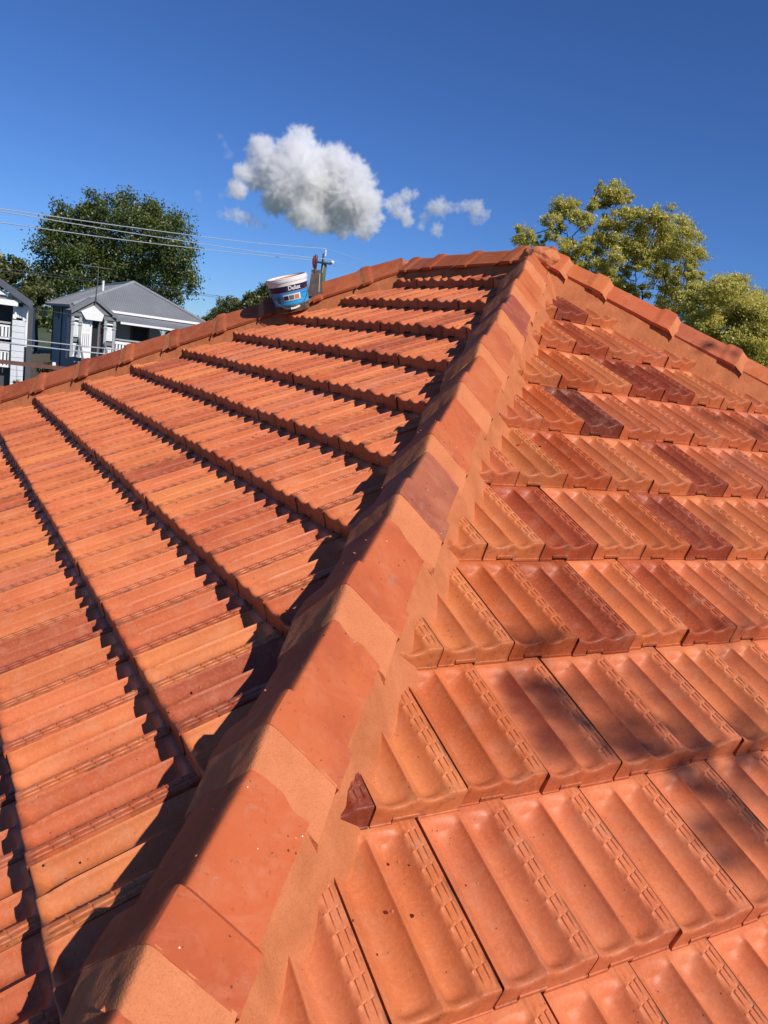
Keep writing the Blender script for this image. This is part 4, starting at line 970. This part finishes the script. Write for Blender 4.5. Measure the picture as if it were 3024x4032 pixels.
def tree(name, label, cat, lst, D, jit, mat, per, size, fork, r0=0.12, barkm=None, seed=0, basepx=None, kind=None, group=None, twig=2, **kw):
    cs = pxl(lst, D, jit, seed); f = at(fork[0], fork[1], D); b = Vector((f.x+0.3, f.y, GZ-0.05))
    t = empty(name, b, label=label, cat=cat, group=group); inv = -b
    cs = [(tuple(Vector(c)+inv), r) for c, r in cs]
    limbs(t, (0, 0, 0), f+inv, cs, r0, barkm or bark, seed, twig)
    rmax = max(r for _, r in cs); cs2 = [(c, (r*r/(rmax*rmax), r)) for c, r in cs]
    leaves('crown', cs2, mat, t, per, size, seed=seed, **kw); return t
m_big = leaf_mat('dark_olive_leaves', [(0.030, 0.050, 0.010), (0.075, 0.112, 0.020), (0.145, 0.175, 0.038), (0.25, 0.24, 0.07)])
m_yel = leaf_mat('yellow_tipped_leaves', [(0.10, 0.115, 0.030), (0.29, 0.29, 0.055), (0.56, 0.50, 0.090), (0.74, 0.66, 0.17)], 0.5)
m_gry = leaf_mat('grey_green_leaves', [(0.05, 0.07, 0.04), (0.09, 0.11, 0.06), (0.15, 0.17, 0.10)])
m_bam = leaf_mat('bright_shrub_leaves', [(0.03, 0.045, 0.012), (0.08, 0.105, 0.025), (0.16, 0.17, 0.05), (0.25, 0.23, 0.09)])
big = [(365,815,48),(300,880,80),(430,860,75),(540,850,75),(620,900,85),(680,960,80),(705,1040,72),(705,1120,62),(680,1190,45),(560,960,110),(440,980,120),(320,990,110),(230,940,60),(215,1020,70),(200,1090,62),
       (350,1100,105),(500,1100,110),(610,1110,85),(240,1140,60),(190,912,14),(260,845,30),(640,1210,40),(575,1200,60)]
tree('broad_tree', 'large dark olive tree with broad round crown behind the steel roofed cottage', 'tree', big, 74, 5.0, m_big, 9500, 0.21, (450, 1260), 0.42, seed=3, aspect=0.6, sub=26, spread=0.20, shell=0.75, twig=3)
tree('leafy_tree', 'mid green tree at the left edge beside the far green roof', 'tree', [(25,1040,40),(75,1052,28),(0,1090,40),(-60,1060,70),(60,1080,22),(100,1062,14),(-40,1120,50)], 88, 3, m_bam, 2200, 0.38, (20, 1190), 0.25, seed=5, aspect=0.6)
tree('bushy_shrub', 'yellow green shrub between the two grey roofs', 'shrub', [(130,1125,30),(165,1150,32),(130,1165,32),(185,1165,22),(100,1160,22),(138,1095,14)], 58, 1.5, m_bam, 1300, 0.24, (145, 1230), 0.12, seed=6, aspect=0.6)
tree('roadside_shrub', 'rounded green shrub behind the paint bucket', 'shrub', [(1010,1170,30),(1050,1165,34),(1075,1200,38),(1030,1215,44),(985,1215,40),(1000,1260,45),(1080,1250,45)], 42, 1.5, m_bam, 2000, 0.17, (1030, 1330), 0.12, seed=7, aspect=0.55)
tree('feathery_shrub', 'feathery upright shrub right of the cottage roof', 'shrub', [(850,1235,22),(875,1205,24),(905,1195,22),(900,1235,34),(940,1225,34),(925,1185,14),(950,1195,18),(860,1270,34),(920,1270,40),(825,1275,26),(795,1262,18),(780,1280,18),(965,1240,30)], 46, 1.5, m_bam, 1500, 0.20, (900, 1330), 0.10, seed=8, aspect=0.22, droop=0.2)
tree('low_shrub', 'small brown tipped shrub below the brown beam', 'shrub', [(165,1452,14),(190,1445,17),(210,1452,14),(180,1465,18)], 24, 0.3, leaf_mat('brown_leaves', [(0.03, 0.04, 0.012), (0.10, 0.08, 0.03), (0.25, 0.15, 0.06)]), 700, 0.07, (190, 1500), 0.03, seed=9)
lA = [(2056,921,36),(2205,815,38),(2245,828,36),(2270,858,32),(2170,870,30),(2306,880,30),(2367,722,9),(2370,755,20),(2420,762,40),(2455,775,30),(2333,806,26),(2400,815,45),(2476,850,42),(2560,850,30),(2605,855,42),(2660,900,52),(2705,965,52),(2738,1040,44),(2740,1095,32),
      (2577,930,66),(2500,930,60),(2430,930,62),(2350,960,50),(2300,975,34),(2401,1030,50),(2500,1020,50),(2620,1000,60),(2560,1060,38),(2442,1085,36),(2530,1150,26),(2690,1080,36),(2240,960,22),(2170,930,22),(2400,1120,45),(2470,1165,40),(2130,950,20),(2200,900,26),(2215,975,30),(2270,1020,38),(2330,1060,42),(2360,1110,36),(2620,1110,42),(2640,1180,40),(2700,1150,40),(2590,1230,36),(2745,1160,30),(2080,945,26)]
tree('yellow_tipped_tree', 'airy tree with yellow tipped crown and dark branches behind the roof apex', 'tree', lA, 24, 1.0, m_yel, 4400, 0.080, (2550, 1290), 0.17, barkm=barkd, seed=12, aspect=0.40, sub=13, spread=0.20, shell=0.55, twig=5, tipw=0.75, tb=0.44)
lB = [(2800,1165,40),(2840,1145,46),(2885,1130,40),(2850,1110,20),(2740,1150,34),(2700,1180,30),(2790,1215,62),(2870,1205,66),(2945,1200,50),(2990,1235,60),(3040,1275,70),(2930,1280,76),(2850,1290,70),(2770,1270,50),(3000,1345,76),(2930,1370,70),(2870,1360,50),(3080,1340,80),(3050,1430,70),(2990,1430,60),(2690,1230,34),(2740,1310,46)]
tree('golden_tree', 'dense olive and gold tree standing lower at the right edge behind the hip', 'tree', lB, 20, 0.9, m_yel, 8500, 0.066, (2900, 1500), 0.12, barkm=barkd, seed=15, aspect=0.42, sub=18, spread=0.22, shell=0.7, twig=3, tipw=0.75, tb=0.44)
hl = leaf_mat('flower_petals', [(0.35, 0.05, 0.08), (0.45, 0.30, 0.12), (0.15, 0.14, 0.04)], 0.2)
leaves('flowers', [((0.01, 0, -0.36), (1, 0.07)), ((0.05, 0.05, -0.38), (1, 0.05))], hl, PB, 90, 0.035, seed=2)
# far trees closing the horizon
g = random.Random(8); cs = []
for i in range(260):
    an = math.atan2(fh.y, fh.x) + g.uniform(-0.75, 0.75); dd = g.uniform(150, 210); h_ = g.uniform(2.5, 4.3)
    cs.append(((CAM.x+math.cos(an)*dd, CAM.y+math.sin(an)*dd, GZ+h_*0.5), (1, h_)))
o = leaves('distant_trees', cs, m_big, None, 130, 1.1, aspect=0.7, seed=4); tag(o, 'far line of dark trees along the horizon', 'trees', kind='stuff')

# tree outside the frame on the right, whose branch tips shade the lower right tiles
def planeR(px, py):
    r = fw + rt*((px-1512)/F_PX) - up*((py-2016)/F_PX); n = RR[2]; return CAM + r*((-CAM).dot(n)/r.dot(n))
spots = []; gs = random.Random(31)
for (x, y, n_, sx, sy) in ((2080,2650,3,40,30),(2210,2740,6,70,60),(2350,2700,3,60,30),(2270,2900,6,70,50),(2430,2860,5,70,40),(2540,2930,6,80,40),(2640,2840,4,80,40),(2760,2950,6,80,50),(2900,2880,5,80,50),(2880,3060,6,90,50),(2980,3180,5,60,60),(2940,3320,3,50,40),(3040,3000,6,50,80),
         (2900,1600,4,45,25),(2980,1680,4,50,25),(2720,1395,2,25,15),(2840,1440,2,25,15),(2960,2470,2,30,20),(2120,2480,3,50,25),(2560,2700,3,60,25)):
    for _ in range(n_): spots.append((x+gs.gauss(0, sx), y+gs.gauss(0, sy), gs.uniform(0.022, 0.055)*(0.6 if y < 2000 else 1)))
fc = []
for (x, y, r) in spots:
    P = planeR(x, y) + SUN*(5.6+0.35*math.sin(x)); fc.append((tuple(P), r*1.0))
for (X, Y, r) in ((3.2, 0.3, .5), (3.6, -0.3, .5), (3.9, 0.9, .7), (3.0, 1.3, .5), (4.3, 0.1, .7), (3.6, 2.0, .7), (4.6, 1.4, .8), (2.5, 2.1, .5)):
    P = Vector((X, Y, -X*math.tan(TH_R))) + SUN*6.0; fc.append((tuple(P), r))
bs = Vector((8.9, 2.6, GZ)); t = empty('overhanging_tree', bs, label='tree outside the frame whose branch tips shade the lower right tiles', cat='tree')
fc = [(tuple(Vector(c)-bs), r) for c, r in fc]
limbs(t, (0, 0, 0), Vector((8.4, 2.2, -0.6))-bs, fc, 0.055, bark, 21, 0, wob=0.05)
leaves('crown', [(c, (min(1.0, (r/0.5)**1.3 if r > 0.1 else 0.008), r)) for c, r in fc], m_yel, t, 1100, 0.042, aspect=0.5, seed=22, sub=7, spread=0.35, shell=0.3)

# ------------------------------------------------------------------ power pole and lines
pp = at(1278, 1030, 58.0); gp_ = Vector((pp.x, pp.y, GZ))
PO = empty('power_pole', gp_, label='green timber power pole with crossarm and white insulators behind the roof', cat='power pole')
topz = at(1280, 1036, 58.0).z-GZ; mast = at(1284, 985, 58.0).z-GZ
mb = MB(); mb.tube([(0, 0, 0), (0, 0, topz)], [0.26, 0.185], 14); mb.build('pole', plain('green_treated_timber', (0.10, 0.14, 0.09), 0.8, var=0.3, scale=2), PO, smooth=True)
qx = rh*-0.14; mb = MB(); mb.tube([qx+Vector((0, 0, topz-0.75)), qx+Vector((0, 0, mast-0.25))], 0.06, 8); mb.build('pole_extension', p_dgrey, PO)
mb = MB(); mb.tube([rh*-0.06+fh*-0.2+Vector((0, 0, topz-0.7)), rh*0.02+fh*-0.2+Vector((0, 0, topz+0.35))], 0.04, 6); mb.build('light_batten', p_lgrey, PO)
az_ = topz+0.02; mb = MB(); mb.tube([rh*-0.78+fh*-0.25+Vector((0, 0, az_+0.05)), rh*-0.55+fh*-0.25+Vector((0, 0, az_-0.04)), rh*0.45+fh*-0.25+Vector((0, 0, az_-0.04)), rh*0.66+fh*-0.25+Vector((0, 0, az_+0.05))], [0.05, 0.075, 0.075, 0.05], 8); mb.build('crossarm', p_dgrey, PO)
def insul(q):
    mb = MB(); prof = [(0.0, 0)]
    for i in range(5): prof += [(0.09, 0.02+i*0.085), (0.05, 0.06+i*0.085)]
    mb.lathe([(r, z) for r, z in prof]+[(0, 0.45)], 12); mb.v = [(v[0]+q.x, v[1]+q.y, v[2]+q.z) for v in mb.v]; mb.build('insulator', p_white, PO, smooth=True)
insul(Vector((0, 0, mast-0.42)))
for s_ in (-0.72, 0.58):
    q = rh*s_+fh*-0.25+Vector((0, 0, az_+0.05)); mb = MB(); mb.lathe([(0, -0.1), (0.11, -0.06), (0.14, 0.04), (0.10, 0.12), (0, 0.16)], 12); mb.v = [(v[0]+q.x, v[1]+q.y, v[2]+q.z) for v in mb.v]; mb.build('insulator', p_white, PO, smooth=True)
m_wire = plain('bare_aluminium_wire', (0.62, 0.63, 0.65), 0.4, 0.3); m_wired = plain('weathered_cable', (0.10, 0.10, 0.11), 0.6)
def line(label, pts, r, mat=m_wire, group='overhead lines'):
    P = [at(*q) for q in pts]; out = []
    n_ = 36
    for i in range(n_+1):       # Lagrange-free: Catmull-Rom through the points
        u_ = i/n_*(len(P)-1); k_ = min(int(u_), len(P)-2); f = u_-k_
        p0, p1, p2, p3 = P[max(k_-1, 0)], P[k_], P[k_+1], P[min(k_+2, len(P)-1)]
        out.append(0.5*((2*p1)+(p2-p0)*f+(2*p0-5*p1+4*p2-p3)*f*f+(3*p1-p0-3*p2+p3)*f**3))
    mb = MB(); mb.tube(out, r, 6); o = mb.build('power_line', mat, smooth=True); tag(o, label, 'power line', group)
line('highest bare power line running left from the pole top', [(-500,762,26), (0,822,34), (500,893,43), (1000,956,52.5), (1284,979,58)], 0.020)
line('middle bare power line from the right end of the crossarm', [(-500,757,26), (0,832,34), (500,915,43), (1000,989,52.5), (1305,1022,58)], 0.019)
line('lowest of the three bare power lines from the left end of the crossarm', [(-500,815,26), (0,876,34), (500,946,43), (1000,1003,52.5), (1237,1024,58)], 0.019)
line('topmost power line falling right from the pole', [(1284,979,58), (1380,1010,63), (1468,1046,68), (1700,1150,80)], 0.014)
line('middle power line falling right from the pole', [(1305,1022,58), (1360,1040,61), (1425,1064,65), (1700,1180,80)], 0.014)
line('lowest power line falling right from the pole', [(1290,1040,58), (1335,1053,61), (1378,1070,65), (1700,1200,80)], 0.011)
line('upper white service cable crossing in front of the cottage porch', [(-300,1290,15), (0,1325,16.5), (150,1343,17.2), (427,1373,18.5), (900,1415,21)], 0.011)
line('lower white service cable crossing in front of the cottage porch', [(-300,1312,15), (0,1346,16.5), (150,1365,17.2), (427,1395,18.5), (900,1440,21)], 0.013)
line('thin cable crossing in front of the side wall of the cottage', [(-200,1175,24), (0,1198,26), (271,1236,29), (330,1246,30)], 0.006, m_wired)
line('upper thin dark cable passing in front of the broad tree', [(-100,1045,60), (181,1077,60), (600,1130,58), (850,1164,57), (1300,1225,55)], 0.012, m_wired)
line('lower thin dark cable passing in front of the broad tree', [(-100,1055,60), (181,1087,60), (600,1138,58), (850,1170,57), (1300,1232,55)], 0.012, m_wired)

# ------------------------------------------------------------------ clouds: real volumes, 1.5 km out
def cloud(label, lobes, D, dens, seed, amount, edge=0.36):
    g = random.Random(seed); mb = MB(); cc = at(lobes[0][0], lobes[0][1], D)
    for (px, py, r) in lobes:
        P = at(px, py, D+g.uniform(-1, 1)*r*D/F_PX*0.9); rr_ = r*D/F_PX*1.12
        bm = bmesh.new(); bmesh.ops.create_icosphere(bm, subdivisions=5, radius=1.0); vs = []
        for v in bm.verts:
            q = (P-cc)+v.co*rr_; dsp = 0.44*noise.noise(q*(2.1/ (34*D/F_PX)) + Vector((seed, 0, 0))) + 0.30*noise.noise(q*(5.2/(34*D/F_PX)) + Vector((seed, 3, 0))) + 0.19*noise.noise(q*(12/(34*D/F_PX)))
            vs.append((P-cc)+v.co*rr_*(1+dsp))
        mb.add(vs, [[v.index for v in f.verts] for f in bm.faces]); bm.free()
    k = bpy.data.materials.new('cloud_vapour'); k.use_nodes = True; nt = k.node_tree; nt.nodes.clear()
    out = nt.nodes.new('ShaderNodeOutputMaterial'); pv = nt.nodes.new('ShaderNodeVolumePrincipled'); pv.inputs['Anisotropy'].default_value = 0.0; pv.inputs['Color'].default_value = (1, 1, 1, 1)
    tc = nt.nodes.new('ShaderNodeTexCoord'); nz = nt.nodes.new('ShaderNodeTexNoise'); nz.inputs['Scale'].default_value = 1/(11*D/F_PX); nz.inputs['Detail'].default_value = 6; nz.inputs['Roughness'].default_value = 0.68
    mr = nt.nodes.new('ShaderNodeMapRange'); mr.inputs[1].default_value = edge; mr.inputs[2].default_value = 0.62; mr.inputs[3].default_value = 0.0; mr.inputs[4].default_value = dens
    nt.links.new(tc.outputs['Object'], nz.inputs['Vector']); nt.links.new(nz.outputs['Fac'], mr.inputs[0]); nt.links.new(mr.outputs[0], pv.inputs['Density']); nt.links.new(pv.outputs[0], out.inputs['Volume'])
    me = bpy.data.meshes.new('cloud_source'); me.from_pydata([tuple(v) for v in mb.v], [], mb.f); src = bpy.data.objects.new('cloud_source', me); C.objects.link(src); src.location = cc
    src.hide_render = True; src['kind'] = 'helper'
    vo = bpy.data.volumes.new('cloud'); vo.materials.append(k); o = bpy.data.objects.new('cloud', vo); C.objects.link(o); o.location = cc
    tag(o, label, 'cloud', 'clouds')
    md = o.modifiers.new('vapour', 'MESH_TO_VOLUME'); md.object = src; md.density = 1.0; md.resolution_mode = 'VOXEL_AMOUNT'; md.voxel_amount = amount; md.interior_band_width = 9*D/F_PX
main = [(1200,700,80),(1186,565,46),(1160,610,55),(1040,590,40),(1075,640,50),(1311,640,50),(1380,690,50),(1248,700,85),(1374,763,72),(1139,732,70),(1025,700,42),(965,680,28),(1010,640,28),(950,745,30),(1092,785,45),(1190,820,55),(1300,845,55),(1400,840,50),(1450,880,28),(1420,905,30),(1340,890,34),(1250,870,36),(1440,800,40)]
cloud('large white cumulus cloud over the middle of the ridge', [(x+(x-1200)*0.06, y+(y-730)*0.04, q*1.13) for x, y, q in main], 1500, 0.20, 3, 200)
cloud('small cloud puff just right of the large cumulus', [(1540,805,28),(1570,790,26),(1600,770,26),(1630,765,19),(1593,840,30),(1560,835,26),(1605,875,22),(1500,860,20)], 1500, 0.18, 5, 130)
cloud('thin cloud scraps at the right end of the row', [(1734,815,34),(1700,820,26),(1765,818,24),(1672,855,20),(1660,890,17),(1875,825,33),(1835,812,24),(1800,818,18),(1868,865,20),(1915,845,20),(1719,905,24),(1895,870,16)], 1500, 0.11, 8, 150)
cloud('flat thin cloud scrap below left of the large cumulus', [(935,850,28),(900,846,22),(975,862,26),(1010,878,20),(870,845,14),(1040,890,14)], 1500, 0.10, 11, 110)
cloud('faint small wisps far left of the large cumulus', [(778,760,16),(785,785,12),(865,535,13),(885,570,14),(900,610,18),(905,760,22),(870,770,14)], 1500, 0.03, 13, 120)
